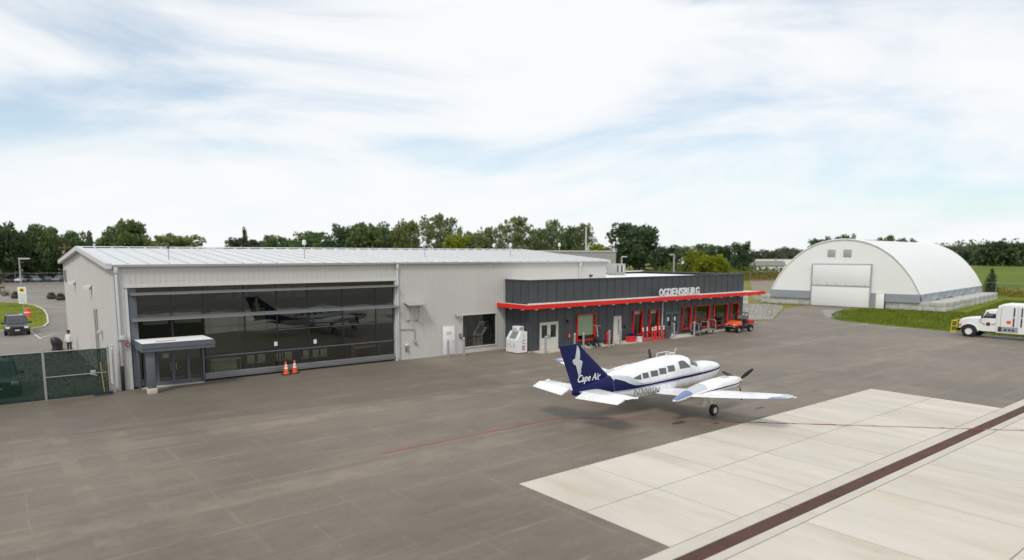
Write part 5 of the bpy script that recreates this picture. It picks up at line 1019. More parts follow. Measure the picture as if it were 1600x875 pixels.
# local: x forward (front axle at 0), y left; near side faces -X world = +y local (left side)
TW = 1.12; m_tw = mat('truck_white', (.78, .78, .76), .3, var=.04, coat=.3)
def tsec(x, w, z0, z1, r=.12): return [(x, -w, z0), (x, -w, z1-r*1.6), (x, -w*.97, z1-r*.6), (x, -w*.86, z1), (x, w*.86, z1), (x, w*.97, z1-r*.6), (x, w, z1-r*1.6), (x, w, z0)]
MB().loft([tsec(-.95, TW*.93, .62, 1.80), tsec(-.55, TW*.93, .62, 1.80), tsec(.0, TW*.92, 1.02, 1.76), tsec(.5, TW*.88, 1.0, 1.68), tsec(.78, TW*.83, .72, 1.55), tsec(.9, TW*.78, .75, 1.35)]).build('bonnet', m_tw, tr)
MB().loft([tsec(-2.05, TW*.93, .60, 2.52), tsec(-1.5, TW*.93, .6, 2.54), tsec(-1.15, TW*.92, .60, 2.46), tsec(-.94, TW*.93, .60, 1.84)]).build('cab', m_tw, tr)
MB().add([(-1.95, TW*.945, 1.80), (-.98, TW*.945, 1.80), (-1.28, TW*.925, 2.32), (-1.95, TW*.925, 2.34)], [(0, 1, 2, 3)]).build('side_window', m_glassC, tr); MB().add([(-1.95, TW*.943, 1.79), (-.99, TW*.943, 1.79), (-1.29, TW*.923, 2.33), (-1.95, TW*.923, 2.35)], [(0, 1, 2, 3)]).build('window_backing', m_dark2, tr)
MB().add([(-.92, -TW*.82, 1.83), (-.92, TW*.82, 1.83), (-1.14, TW*.78, 2.44), (-1.14, -TW*.78, 2.44)], [(0, 1, 2, 3)]).build('windscreen', mat('truck_screen', (.06, .07, .075), .15, spec=.8), tr)
MB().loft([tsec(-8.2, TW+.02, .55, 3.10), tsec(-2.5, TW+.02, .55, 3.10), tsec(-2.1, TW+.01, .55, 2.92), tsec(-2.051, TW, .55, 2.75)], smooth=False).build('box_body', m_tw, tr)
MB().box(-8.0, .8, -.45, .45, .45, .7).build('chassis', m_blk, tr)
MB().bbox(.86, 1.02, -TW*.95, TW*.95, .5, .74, .03).build('front_bumper', m_blk, tr); MB().bbox(.82, .93, -.5, .5, .85, 1.3, .03).build('grille', m_steel, tr)
for s_ in (-1, 1): MB().bbox(.74, .9, s_*.8-.14, s_*.8+.14, .98, 1.2, .03).build('headlight', m_lamp, tr); MB().bbox(.70, .86, s_*.93-.05, s_*.93+.06, .95, 1.15, .02).build('indicator', m_orange, tr); MB().bbox(-1.05, -.95, s_*(TW+.2)-.12, s_*(TW+.2)+.12, 1.75, 2.1, .03).build('mirror', m_blk, tr)
for s_ in (-1, 1):
    q = MB(); q.grid(lambda a, b, s_=s_: (0+.68*math.cos(PI*a), s_*(TW*.86+.16*b), .50+.66*math.sin(PI*a)), 14, 1); q.build('mudguard', m_tw, tr)
    q = MB(); q.lathe([(0, -.02), (.6, -.02), (.6, .02), (0, .02)], 20, axis='y'); q.build('wheel_well', m_black, tr, loc=(0, s_*TW*.94, .52)); q = MB(); q.lathe([(0, -.02), (.62, -.02), (.62, .02), (0, .02)], 20, axis='y'); q.build('wheel_well', m_black, tr, loc=(-4.75, s_*(TW+.01), .54))
    put_wheel(tr, 0, s_*(TW*.92), .52, .28, m_white); put_wheel(tr, -4.75, s_*(TW*.95), .52, .3, m_white)
ly = TW+.045
for x_ in (-3.3, -3.85):
    for (z0, z1) in ((1.15, 1.9), (2.0, 2.78)): MB().box(x_-.05, x_+.05, ly-.015, ly+.0, z0, z1).build('black_handle_bar', m_blk, tr)
for xx in (-2.35, -3.58, -5.2): MB().box(xx-.012, xx+.012, ly-.02, ly-.008, .6, 2.8).build('locker_seam', m_grey, tr)
MB().box(-3.1, -2.8, ly-.015, ly, 1.4, 1.66).build('orange_placard', m_orange, tr); MB().box(-4.45, -4.1, ly-.015, ly, 1.3, 1.66).build('green_placard', mat('mint', (.35, .60, .50), .6), tr)
MB().box(-3.65, -2.2, ly-.018, ly-.004, .66, 1.1).build('pump_panel', m_steel, tr); MB().box(-2.45, -2.2, ly-.003, ly+.003, .68, 1.08).build('dark_red_panel', mat('dark_maroon', (.10, .015, .025), .5), tr)
for xx in (-2.75, -3.05, -3.3): MB().lathe([(0, .03), (.08, .03), (.1, 0)], 10, (xx, ly, .86), 'y').build('valve', m_dark2, tr)
MB().lathe([(0, .012), (.17, .012), (.17, 0)], 18, (-1.42, TW*.94, 1.25), 'y').build('door_emblem', mat('emblem_red', (.20, .03, .04), .5), tr); MB().lathe([(0, .016), (.09, .016), (.09, 0.0121)], 14, (-1.42, TW*.94, 1.27), 'y').build('emblem_centre', m_dark2, tr)
for s_ in (-1, 1):
    c_ = -1.42+s_*.2; MB().add([(c_, TW*.935+.008, 1.24), (c_+s_*.34, TW*.935+.008, 1.38), (c_+s_*.36, TW*.935+.008, 1.33), (c_+s_*.26, TW*.935+.008, 1.22), (c_+s_*.05, TW*.935+.008, 1.16)], [(0, 1, 2, 3, 4)]).build('emblem_wing', m_grey, tr)
MB().tube((-1.9, TW*.5, 2.53), (-1.9, TW*.5, 2.6), .03).bbox(-5.4, -5.0, -.3, .3, 3.102, 3.24, .03).bbox(-4.3, -4.0, .3, .7, 3.102, 3.2, .03).build('roof_fitting', m_white, tr)
q = MB(); q.path([(1.02, .95, .62), (1.02, .95, 1.34)], .03).path([(1.5, .98, .32), (1.42, .98, 1.36)], .03).path([(1.02, .95, 1.34), (1.42, .98, 1.36)], .03).path([(1.02, .95, .85), (1.46, .98, .85)], .03).path([(1.02, .95, .36), (1.5, .98, .34)], .03).path([(1.02, .95, .34), (1.02, .95, .7)], .03)
q.path([(1.02, -.95, .62), (1.02, -.95, 1.34)], .03).path([(1.5, -.98, .32), (1.42, -.98, 1.36)], .03).path([(1.42, -.98, 1.36), (1.42, .98, 1.36)], .025).path([(1.5, -.98, .34), (1.5, .98, .34)], .025).path([(1.02, -.95, .8), (1.46, -.98, .85)], .03); q.build('yellow_step_frame', m_yel, tr)
# ============================================================ GREEN FENCE AND THINGS ROUND IT
FY = 40.98
fen = thing('screen_fence', 'chain-link fence with dark green privacy mesh left of the hangar', 'fence', (5.3, FY, 0))
m_gmesh = wiremesh('green_screen', (.010, .034, .023), 1.0, 26, True)
for a, b in ((-22.2, -17.3), (-17.3, -12.4), (-12.4, -7.5), (-7.5, -2.85), (-2.8, 0)): MB().add([(a+.03, .03, .03), (b-.03, .03, .03), (b-.03, .03, 2.44), (a+.03, .03, 2.44)], [(0, 1, 2, 3)]).build('mesh_panel', m_gmesh, fen)
for x_ in (-22.2, -17.3, -12.4, -7.5, -2.82, 0): q = MB(); h = 2.62 if x_ == -2.82 else 2.5; q.tube((x_, 0, 0), (x_, 0, h), .035 if x_ else .05, n=10); q.lathe([(.045, h), (.04, h+.04), (0, h+.06)], 8, (x_, 0, 0)); q.build('post', m_steel, fen)
MB().tube((-22.2, 0, 2.47), (-2.85, 0, 2.47), .025, n=8).build('top_rail', m_steel, fen); MB().tube((-2.8, 0, 2.47), (0, 0, 2.47), .025, n=8).build('top_rail', m_steel, fen); MB().tube((-2.8, -.03, 1.18), (0, -.03, 1.18), .025, n=8).build('gate_rail', m_steel, fen); MB().bbox(-.85, -.6, -.08, -.02, 1.1, 1.35, .03).tube((-.9, -.06, 1.18), (-.55, -.06, 1.05), .03).build('gate_latch', m_steel, fen)
q = MB(); q.tube((5.55, FY+.25, 0), (5.55, FY+.25, 2.6), .05, n=10)
for z_ in (2.1, 2.3, 2.5): q.bbox(5.5, 5.62, FY+.15, FY+.25, z_, z_+.07, .01)
tag(q.build('gate_stop_post', m_trim), 'white steel post with brackets between fence end and hangar corner', 'post')
br_ = thing('push_broom', 'wide black push broom with wooden handle leaning on the fence end', 'broom', (4.95, FY-.22, .004), .05)
MB().bbox(-.42, .42, -.1, .08, .1, .18, .02).build('broom_head', m_blk, br_); q = MB(); q.loft([[(-.42, -.13, 0), (.42, -.13, 0), (.42, .1, 0), (-.42, .1, 0)], [(-.41, -.09, .1), (.41, -.09, .1), (.41, .07, .1), (-.41, .07, .1)]], smooth=False); q.build('bristles', m_black, br_); MB().tube((.05, 0, .16), (-.02, .17, 1.75), .022, n=8).build('handle', mat('broom_wood', (.42, .28, .11), .6, var=.15), br_)
MB().tube((.2, 0, .17), (.22, .16, 1.55), .018, n=8).build('second_handle', mat('broom_dark', (.06, .05, .03), .6), br_)
# black hooded shape and a person behind the fence
cv = thing('covered_chair', 'black hooded cover on a low stand beyond the green fence', 'cover', (4.72, 62.0, -.01)); cv.scale = (.68, .68, .62)
q = MB(); rr = []
for (z, w, xo) in ((.0, .55, 0), (.3, .52, 0), (.6, .5, .0), (.9, .56, 0), (1.2, .56, -.05), (1.5, .46, -.16), (1.7, .3, -.25), (1.78, .1, -.28)): rr.append([(xo+w*math.cos(t)*(1+.07*math.sin(5*t)), w*.8*math.sin(t)*(1+.07*math.cos(4*t)), z) for t in np.linspace(0, 2*PI, 19)[:-1]])
q.loft(rr); q.build('cover', m_blk, cv); MB().bbox(-.8, .8, -.5, .5, 0, .06, .02).build('stand', m_black, cv)
def person(loc, rz):
    me = bpy.data.meshes.new('body'); J = {'pel': (0, 0, .95), 'ch': (0, .0, 1.28), 'nk': (0, 0, 1.47), 'hd': (0, .02, 1.62), 'tp': (0, .02, 1.74)}
    v = [(0, 0, .95), (0, 0, 1.2), (0, .0, 1.40), (0, 0, 1.50), (0, .02, 1.60), (0, .02, 1.72)]; r = [.15, .15, .17, .055, .095, .075]; e = [(0, 1), (1, 2), (2, 3), (3, 4), (4, 5)]
    for s_ in (-1, 1):
        k = len(v); v += [(s_*.18, 0, 1.40), (s_*.24, .02, 1.14), (s_*.25, .08, .90), (s_*.25, .1, .80)]; r += [.06, .047, .036, .04]; e += [(2, k), (k, k+1), (k+1, k+2), (k+2, k+3)]
        k = len(v); v += [(s_*.09, 0, .88), (s_*.1, .02, .5), (s_*.1, 0, .09), (s_*.11, .14, .04)]; r += [.095, .065, .048, .045]; e += [(0, k), (k, k+1), (k+1, k+2), (k+2, k+3)]
    me.from_pydata(v, e, []); o = bpy.data.objects.new('body', me); C.objects.link(o); md = o.modifiers.new('skin', 'SKIN'); o.modifiers.new('sub', 'SUBSURF').levels = 1; o.modifiers['sub'].render_levels = 1
    for i, q in enumerate(r): me.skin_vertices[0].data[i].radius = (q, q)
    me.skin_vertices[0].data[0].use_root = True
    bpy.context.view_layer.update(); dg = bpy.context.evaluated_depsgraph_get(); m2 = bpy.data.meshes.new_from_object(o.evaluated_get(dg)); bpy.data.objects.remove(o); bpy.data.meshes.remove(me)
    for m_ in (mat('white_shirt', (.70, .69, .67), .8), mat('dark_trousers', (.025, .025, .03), .8), mat('skin_tone', (.42, .25, .17), .6), mat('dark_hair', (.03, .02, .015), .7)): m2.materials.append(m_)
    for p_ in m2.polygons: z = p_.center.z; p_.material_index = 2 if z > 1.47 or (z < .92 and abs(p_.center.x) > .19) else (0 if z > .93 else 1); p_.use_smooth = True
    t_ = thing('person', 'person in white top and dark trousers standing at the hangar rear corner', 'person', loc, rz); link(m2, 'body', t_)
    q = MB(); q.lathe([(.115, 1.60), (.118, 1.68), (.1, 1.76), (.05, 1.80), (0, 1.81)], 14, (0, -.0, 0)); q.build('hair', MATS['dark_hair'], t_)
    for s_ in (-1, 1): MB().lathe([(0, -.01), (.014, -.006), (0, .004)], 8, (s_*.035, .118, 1.63), 'y').build('eye', m_blk, t_)
    MB().lathe([(0, .0), (.016, .0), (.005, .045)], 8, (0, .122, 1.605), 'z').build('nose', MATS['skin_tone'], t_); MB().box(-.028, .028, .105, .118, 1.555, 1.565).build('mouth', m_redw, t_)
person((5.28, 59.6, -.01), PI-.6)
# ============================================================ CAR PARK FURNITURE
lp = thing('street_lamp', 'grey car park lamp post with a single flat arm', 'street lamp', (6.0, 133.1, -.01)); MB().tube((0, 0, 0), (0, 0, 6.85), .14, .09, 10).build('pole', m_steel, lp); MB().bbox(.0, 1.7, -.16, .16, 6.6, 6.78, .05).build('lamp_head', m_trim, lp); MB().tube((0, 0, 0), (0, 0, .5), .25, .25, 12).build('footing', m_curb, lp); lp.rotation_euler.z = -.66
def utility(x, y, h, label, lean=0):
    t_ = thing('utility_pole', label, 'utility pole', (x, y, 0)); MB().tube((0, 0, 0), (lean, 0, h), .2, .14, 10).build('pole', mat('pole_wood', (.25, .15, .09), .9, var=.2), t_); MB().box(-1.2+lean, 1.2+lean, -.08, .08, h-1.1, h-.95).build('crossarm', mat('pole_wood', (.2, .13, .09)), t_)
    for s_ in (-1, 0, 1): MB().lathe([(.06, h-.95), (.09, h-.85), (.05, h-.75), (0, h-.74)], 8, (s_*1.0+lean, 0, 0)).build('insulator', m_grey, t_)
    for s_ in (-.35,): MB().tube((s_+lean, 0, h-2.6), (s_+lean, 0, h-1.8), .22, n=10).build('transformer', m_grey, t_)
utility(19.4, 212, 10.1, 'brown wooden utility pole behind the far car park row')
for (x, y, lab) in ((5.5, 141.6, 'dark round planter with a bush left of the notice board'), (10.1, 136, 'round planter with pale green bush, left of the pair by the hangar'), (10.95, 131.2, 'dark round planter, right of the pair by the hangar')):
    t_ = thing('planter', lab, 'planter', (x, y, -.01), 0, 'round planters in the car park'); q = MB(); q.lathe([(.45, 0), (.7, .15), (.75, .4), (.62, .6), (.5, .58), (0, .55)], 16); q.build('tub', mat('planter_dark', (.045, .035, .03), .8), t_)
    q = MB()
    for k in range(260):
        a, b, c_ = rng.random()*2*PI, math.acos(rng.random()), rng.random()**.4; p_ = Vector((.58*c_*math.sin(b)*math.cos(a), .58*c_*math.sin(b)*math.sin(a), .55+.62*c_*math.cos(b))); d1 = Vector(rng.normal(size=3)).normalized()*.09; d2 = d1.orthogonal().normalized()*.07; q.add([p_-d1, p_+d2, p_+d1, p_-d2], [(0, 1, 2, 3)])
    q.build('bush', leafmat('planter_leaf_light' if x == 10.1 else 'planter_leaf', (.12, .17, .02) if x == 10.1 else (.06, .085, .025)), t_)
sg2 = thing('notice_board', 'tall white notice board with yellow symbol on a post in the lawn island', 'sign', (4.6, 101, .12), -.6)
MB().tube((0, 0, 0), (0, 0, 1.6), .06, n=8).build('post', m_steel, sg2); MB().bbox(-.48, .48, -.08, -.02, 1.3, 3.3, .02).build('board', m_white, sg2); MB().box(-.34, .34, -.087, -.081, 2.72, 3.22).build('yellow_symbol', m_yel, sg2); MB().box(-.2, .2, -.092, -.088, 2.82, 2.98).box(-.12, .14, -.092, -.088, 2.98, 3.1).build('symbol_car', m_dark2, sg2)
for k, w in enumerate((.34, .4, .3, .38, .26, .36)): MB().box(-w, w, -.086, -.0815, 2.5-k*.19, 2.57-k*.19).build('text_line', m_grey, sg2)
br2 = thing('traffic_barrel', 'orange traffic barrel beside the notice board', 'barrel', (4.75, 96.8, .12)); q = MB(); q.lathe([(.36, 0), (.36, .08), (.30, .1), (.27, .5)], 16); q.build('lower_drum', m_orange, br2); q = MB(); q.lathe([(.27, .5), (.26, .62)], 16); q.build('white_band', m_white, br2); q = MB(); q.lathe([(.26, .62), (.23, 1.05), (.1, 1.1), (0, 1.1)], 16); q.build('upper_drum', m_orange, br2); br2.scale = (1.25, 1.25, .95)
m_link = wiremesh('chain_link', (.34, .35, .34), .06, 12)
def linkfence(name, label, pts, h, step=4.0):
    t_ = thing(name, label, 'fence', (pts[0][0], pts[0][1], 0)); O = Vector((pts[0][0], pts[0][1], 0))
    for a, b in zip(pts[:-1], pts[1:]):
        A = Vector((*a, 0))-O; B = Vector((*b, 0))-O; n_ = max(1, int((B-A).length/step))
        MB().tube(A+Vector((0, 0, h)), B+Vector((0, 0, h)), .03, n=6).build('top_rail', m_steel, t_)
        for k in range(n_+1):
            p_ = A+(B-A)*k/n_; MB().tube(p_, p_+Vector((0, 0, h+.1)), .04, n=6).build('post', m_steel, t_)
            if k < n_: p2 = A+(B-A)*(k+1)/n_; MB().add([p_+Vector((0, 0, .05)), p2+Vector((0, 0, .05)), p2+Vector((0, 0, h)), p_+Vector((0, 0, h))], [(0, 1, 2, 3)]).build('mesh_panel', m_link, t_)
    return t_
linkfence('chain_link_fence', 'chain-link fence in front of the far row of parked cars', [(-24, 222.5), (32, 214)], 2.5, 4.5)
rf_ = linkfence('chain_link_fence', 'chain-link fence with braced posts right of the dome', [(141, 52), (133.5, 34.2), (124, 8), (118, -12)], 2.6, 4.5)
for k in (0, 2): MB().tube((-2.4-k*1.6, -6.0-k*4.2, .2), (-3.9-k*1.6, -10.0-k*4.2, 2.4), .035, n=6).build('brace', m_steel, rf_)
linkfence('chain_link_fence', 'long chain-link fence across the field between terminal and dome', [(120, 112), (172, 104), (215, 90)], 2.6, 5)
# lamp posts and tall mast behind the terminal
for (x, y, h, lab, sgn) in ((73.5, 67.0, 7.0, 'short lamp post behind the rooftop unit', 1), (89.6, 70.3, 7.3, 'lamp post standing beyond the terminal roof, the right one', -1)):
    t_ = thing('street_lamp', lab, 'street lamp', (x, y, 0), 0, 'lamp posts behind the terminal'); MB().tube((0, 0, 0), (0, 0, h), .16, .12, 10).build('pole', m_steel, t_); MB().bbox(0 if sgn > 0 else -.75, .75 if sgn > 0 else 0, -.14, .14, h-.05, h+.1, .04).build('lamp_head', m_trim, t_); MB().tube((0, 0, 0), (0, 0, .6), .28, .28, 12).build('footing', m_curb, t_); t_.rotation_euler.z = -.66
t_ = thing('tall_mast', 'thin tall white mast behind the right end of the hangar roof', 'mast', (89.5, 90.5, 0)); MB().tube((0, 0, 0), (0, 0, 12.4), .17, .12, 10).build('pole', m_trim, t_); MB().bbox(-.3, .3, -.3, .3, 0, .4, .04).build('footing', m_curb, t_); MB().tube((0, 0, 12.4), (0, 0, 12.9), .02, n=6).build('tip_rod', m_steel, t_)
# ============================================================ BUILDINGS BEYOND
b_ = thing('grey_shed', 'plain grey flat-roofed building behind the right end of the hangar', 'building', (66, 76, 0)); q = MB(); ribbed(q, 'y', 0, 0, 16, 0, 7.75, -1, .6, .04); ribbed(q, 'x', 0, 0, 14, 0, 7.75, -1, .6, .04); ribbed(q, 'x', 16, 0, 14, 0, 7.75, 1, .6, .04); ribbed(q, 'y', 14, 0, 16, 0, 7.75, 1, .6, .04); q.build('wall', m_grey, b_); MB().box(-.1, 16.1, -.1, 14.1, 7.76, 7.95).build('roof_edge', m_trim, b_)
MB().box(2, 5, -.06, -.045, 0, 4).build('roller_door', m_trim, b_)
def house(x, y, w, d, h, rot, wm, rm, label, nwin=4):
    t_ = thing('house', label, 'house', (x, y, 0), rot); MB().box(-w/2, w/2, -d/2, d/2, 0, h).build('wall', wm, t_)
    rf2 = MB().prism([(-d/2-.4, h), (0, h+d*.22), (d/2+.4, h), (d/2+.4, h-.15), (-d/2-.4, h-.15)], -w/2-.4, w/2+.4, 'x').build('roof', rm, t_); MB().box(w*.2, w*.2+.6, -.3, .3, h+d*.12, h+d*.22+.8).build('chimney', m_grey, rf2)
    for k in range(nwin):
        xx = -w/2+w*(k+.5)/nwin; o = MB().box(xx-.6, xx+.6, -d/2-.06, -d/2-.01, h*.35, h*.75).build('window', m_white, t_); MB().box(xx-.5, xx+.5, -d/2-.08, -d/2-.061, h*.38, h*.72).build('pane', m_dark2, o)
m_hroof = mat('shingle', (.20, .19, .18), .8, var=.15); m_tan = mat('tan_siding', (.52, .47, .38), .7, var=.06)
house(262, 150, 22, 9, 3.4, -.95, m_white, m_tan, 'long low pale house beyond the field left of the dome'); house(240, 143, 10, 8, 3.2, -.9, m_white, m_hroof, 'small white house with grey roof among the far trees'); house(250, 158, 8, 7, 3, -.9, m_tan, m_hroof, 'small tan house behind the field shrubs')
house(196, 152, 6, 6, 4.2, -.8, m_white, m_white, 'small white gabled shed among the trees beyond the terminal', 2)
vn = thing('white_trailer', 'white box trailer behind the far car row beside the hangar corner', 'trailer', (26.0, 224, 0), .2); MB().bbox(-4.5, 1.8, -1.2, 1.2, .8, 4.6, .06).build('box', m_white, vn)
for x_ in (-3.4, -2.4): put_wheel(vn, x_, -1.05, .5, .3); put_wheel(vn, x_, 1.05, .5, .3)
MB().box(-4.3, 1.6, -1.0, 1.0, .6, .79).build('chassis', m_blk, vn)
d2 = thing('second_dome', 'pale beige fabric dome partly hidden behind the white dome', 'hangar', (146, 70.6, 0), rz_d)
MB().grid(lambda u, v: (30*v, 11.5*math.cos(PI*u), 1.2+8.6*abs(math.sin(PI*u))**.8), 30, 6).build('fabric_shell', mat('beige_fabric', (.62, .59, .50), .6), d2); MB().add([(.05, 11.5*math.cos(PI*i/30), 1.2+8.6*abs(math.sin(PI*i/30))**.8) for i in range(31)], [tuple(range(31))]).build('end_wall', mat('beige_fabric', (.62, .59, .5)), d2); MB().box(.0, 30, -11.3, -10.7, 0, 1.2).box(0, 30, 10.7, 11.3, 0, 1.2).box(-.2, .04, -10.7, 10.7, 0, 1.2).build('block_base', m_block, d2)
# ============================================================ VEGETATION
def crown_data(name, n, lobes, leaf, m, seed, cone=False):
    r = np.random.default_rng(seed); vs = np.zeros((n*4, 3)); 
    L_ = np.array(lobes); wts = L_[:, 3]**2; wts = wts/wts.sum(); idx = r.choice(len(L_), n, p=wts)
    d = r.normal(size=(n, 3)); d /= np.linalg.norm(d, axis=1)[:, None]; rad = r.random(n)**.33*(.92+.2*r.random(n))
    p = L_[idx, :3]+d*rad[:, None]*L_[idx, 3][:, None]*np.array([1, 1, .85])
    if not cone:                                         # loose leaves between the clumps
        k_ = r.random(n) < .22; dd = r.normal(size=(n, 3)); dd /= np.linalg.norm(dd, axis=1)[:, None]; ext = np.abs(p-p.mean(0)).max(0)*.86; p[k_] = (p.mean(0)+dd*(r.random(n)**.4)[:, None]*ext)[k_]
    a = r.normal(size=(n, 3)); a /= np.linalg.norm(a, axis=1)[:, None]; b = np.cross(a, r.normal(size=(n, 3))); b /= np.linalg.norm(b, axis=1)[:, None]; sz = leaf*(.6+.8*r.random(n))[:, None]
    for k, o in enumerate((a*sz, b*sz*.75, -a*sz, -b*sz*.75)): vs[k::4] = p+o
    me = bpy.data.meshes.new(name); me.from_pydata(vs.tolist(), [], [(4*i, 4*i+1, 4*i+2, 4*i+3) for i in range(n)]); me.materials.append(m); return me
def lobes_round(seed, n=48, ww=.5):
    r = np.random.default_rng(seed); out = []
    for k in range(n):
        a = r.random()*2*PI; z = .22+.68*r.random(); R = ww*math.sqrt(max(.04, 1-((z-.52)/.5)**2)); q = R*(.35+.5*r.random()); out.append((q*math.cos(a), q*math.sin(a), z, .06+.08*r.random()))
    out += [(0, 0, .5, .25), (0, 0, .72, .17), (.1, .05, .35, .22)]; return out
def lobes_cone(seed):
    r = np.random.default_rng(seed); out = []
    for k in range(40): z = .1+.86*(k/40); R = .42*(1-z)+.02; a = r.random()*2*PI; out.append((R*.6*math.cos(a), R*.6*math.sin(a), z, .05+.13*(1-z)))
    return out
def lobes_sparse(seed):
    r = np.random.default_rng(seed); out = []
    for k in range(170):
        a = r.random()*2*PI; z = .14+.82*r.random(); R = .5*math.sqrt(max(.03, 1-((z-.55)/.46)**2)); q = R*r.random()**.6; out.append((q*math.cos(a), q*math.sin(a), z, .035+.045*r.random()))
    return out
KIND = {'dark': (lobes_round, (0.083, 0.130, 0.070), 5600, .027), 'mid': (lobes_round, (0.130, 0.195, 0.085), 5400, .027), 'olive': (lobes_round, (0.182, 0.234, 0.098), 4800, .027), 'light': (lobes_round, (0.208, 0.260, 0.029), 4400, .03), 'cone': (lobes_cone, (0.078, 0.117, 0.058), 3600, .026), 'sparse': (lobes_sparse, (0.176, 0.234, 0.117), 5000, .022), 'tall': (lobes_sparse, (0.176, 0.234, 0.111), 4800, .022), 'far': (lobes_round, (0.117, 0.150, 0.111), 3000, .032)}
m_bark = mat('bark', (.10, .085, .07), .9, var=.25, bump=.4, bscale=6); CR = {}
def trunk_data():
    q = MB(); q.tube((0, 0, 0), (0, .0, .35), .02, .014, 8); q.tube((0, 0, .35), (.02, .01, .75), .014, .006, 7); r = np.random.default_rng(3)
    for k in range(9): a = r.random()*2*PI; z = .22+.05*k; e_ = .16+.16*r.random(); q.tube((0, 0, z), (e_*math.cos(a), e_*math.sin(a), z+.16), .007, .003, 5)
    return q.data('trunk', m_bark)
TD = trunk_data()
TREES = [(7.0, 224.9, 16.3, 10.5, 'dark'), (11.6, 234.7, 14.1, 9, 'dark'), (16.1, 227.4, 15.8, 8.5, 'mid'), (21.1, 239.1, 13.7, 9.5, 'dark'), (23.9, 230.8, 14.3, 6.5, 'mid'), (28.1, 236.3, 14.3, 5.5, 'cone'), (30.9, 227.9, 12.1, 8.5, 'dark'), (32.9, 207.4, 16.7, 10.8, 'mid'), (45.5, 245.8, 11.8, 8.5, 'dark'), (50.9, 229.4, 14.0, 14.5, 'olive'), (87.4, 318.2, 10.7, 6.8, 'dark'), (76.7, 258.9, 13.6, 9, 'dark'), (78.1, 253.2, 17.0, 6, 'cone'), (87.8, 265.9, 13.4, 10, 'dark'), (88.9, 254.9, 14.9, 8, 'mid'), (99.3, 267.1, 14.4, 9.5, 'mid'), (101.8, 250.1, 16.3, 14.5, 'mid'), (106.8, 231.5, 18.2, 11, 'dark'), (112.4, 223.3, 19.2, 15, 'mid'), (127.7, 237.9, 18.2, 12, 'dark'), (121.1, 213.0, 19.5, 10, 'olive'), (128.0, 203.0, 20.9, 13.8, 'sparse'), (125.1, 187.0, 14.2, 8.4, 'light'), (136.1, 191.6, 15.4, 9.6, 'olive'), (148.9, 200.8, 17.1, 9.4, 'sparse'), (150.8, 186.7, 19.9, 12.6, 'sparse'), (163.0, 189.5, 17.1, 8, 'mid'), (163.6, 182.4, 19.4, 7, 'tall'), (161.1, 171.1, 17.2, 8.5, 'mid'), (162.5, 165.6, 17.5, 7.2, 'tall'), (154.2, 149.8, 10.7, 9.6, 'light'), (150.4, 131.8, 16.9, 14.2, 'dark'), (179.1, 144.3, 10.4, 8.6, 'dark'), (206.8, 157.6, 10.8, 8, 'mid'), (172.8, 127.9, 9.0, 5.4, 'light'), (199.4, 142.3, 11.2, 10.2, 'mid'), (155.5, 109.2, 7.5, 8.2, 'light'), (198.7, 134.7, 10.7, 6.4, 'dark'), (189.0, 122.1, 11.3, 6.2, 'dark'), (280.9, 173.2, 9.9, 13, 'far'), (275.9, 162.1, 10.0, 9, 'far'), (296.2, 167.0, 10.8, 9.4, 'far'), (289.3, 158.8, 10.1, 10, 'far'), (204.0, 106.2, 12.4, 5, 'mid'), (232.8, 115.7, 13.5, 7, 'dark'), (203.3, 96.4, 13.7, 4.6, 'mid'), (255.4, 114.7, 12.9, 9, 'dark'), (212.0, 89.1, 13.1, 6, 'mid'), (251.2, 98.9, 13.2, 7, 'dark'), (588.8, 215.5, 14.7, 23.9, 'far'), (539.6, 183.9, 13.0, 21.9, 'far'), (570.7, 184.8, 13.8, 20.2, 'mid'), (551.3, 167.3, 14.5, 21.7, 'dark'), (519.8, 146.2, 15.7, 25.2, 'dark'), (534.2, 139.0, 14.7, 24.2, 'dark'), (541.7, 129.4, 16.4, 22.7, 'mid'), (2.2, 230.0, 15.1, 9.5, 'mid')]
ADJ = {'dark': 'dark green broadleaf', 'mid': 'mid green broadleaf', 'olive': 'olive green rounded', 'light': 'bright green bushy', 'cone': 'pointed dark conifer', 'sparse': 'airy see-through', 'tall': 'slim upright', 'far': 'hazy distant'}
def where(x, y):
    a = math.degrees(math.atan2(y, x))
    for lim, s in ((17, 'near the right frame edge'), (21.5, 'just right of the dome'), (28.5, 'peeping over the dome'), (33.5, 'left of the dome'), (41.5, 'beyond the terminal roof'), (50, 'behind the hangar roof, right part'), (60, 'behind the hangar roof, middle right'), (72, 'behind the hangar roof, middle left'), (81.5, 'behind the hangar roof, left part')):
        if a < lim: return s
    return 'behind the far car row'
seen = {}
for i, (x, y, h, w, k) in enumerate(TREES):
    fn, col, n_, lf = KIND[k]; key = (k, i % 3)
    if key not in CR: CR[key] = crown_data('crown', n_, fn(i*7+3), lf, leafmat('leaf_'+k, col), i+11, k == 'cone')
    wh = where(x, y); seen.setdefault((k, wh), []).append((math.atan2(y, x), h, w, i))
for (k, wh), l in seen.items():
    l.sort(reverse=True); m_ = len(l)
    for j, (_, h, w, i) in enumerate(l):
        o_ = '' if m_ == 1 else (', the ' + (('left', 'right')[j] if m_ == 2 else ('leftmost', 'second from left', 'third from left', 'fourth from left', 'fifth from left', 'sixth from left')[j]) + ' one')
        x, y = TREES[i][:2]; t_ = thing('tree', '%s tree %s%s' % (ADJ[k], wh, o_), 'tree', (x, y, -.04), random.random()*6.28, 'trees on the horizon'); t_.scale = (w*1.3, w*1.3, h*1.03)
        link(TD, 'trunk', t_); link(CR[(k, i % 3)], 'crown', t_)
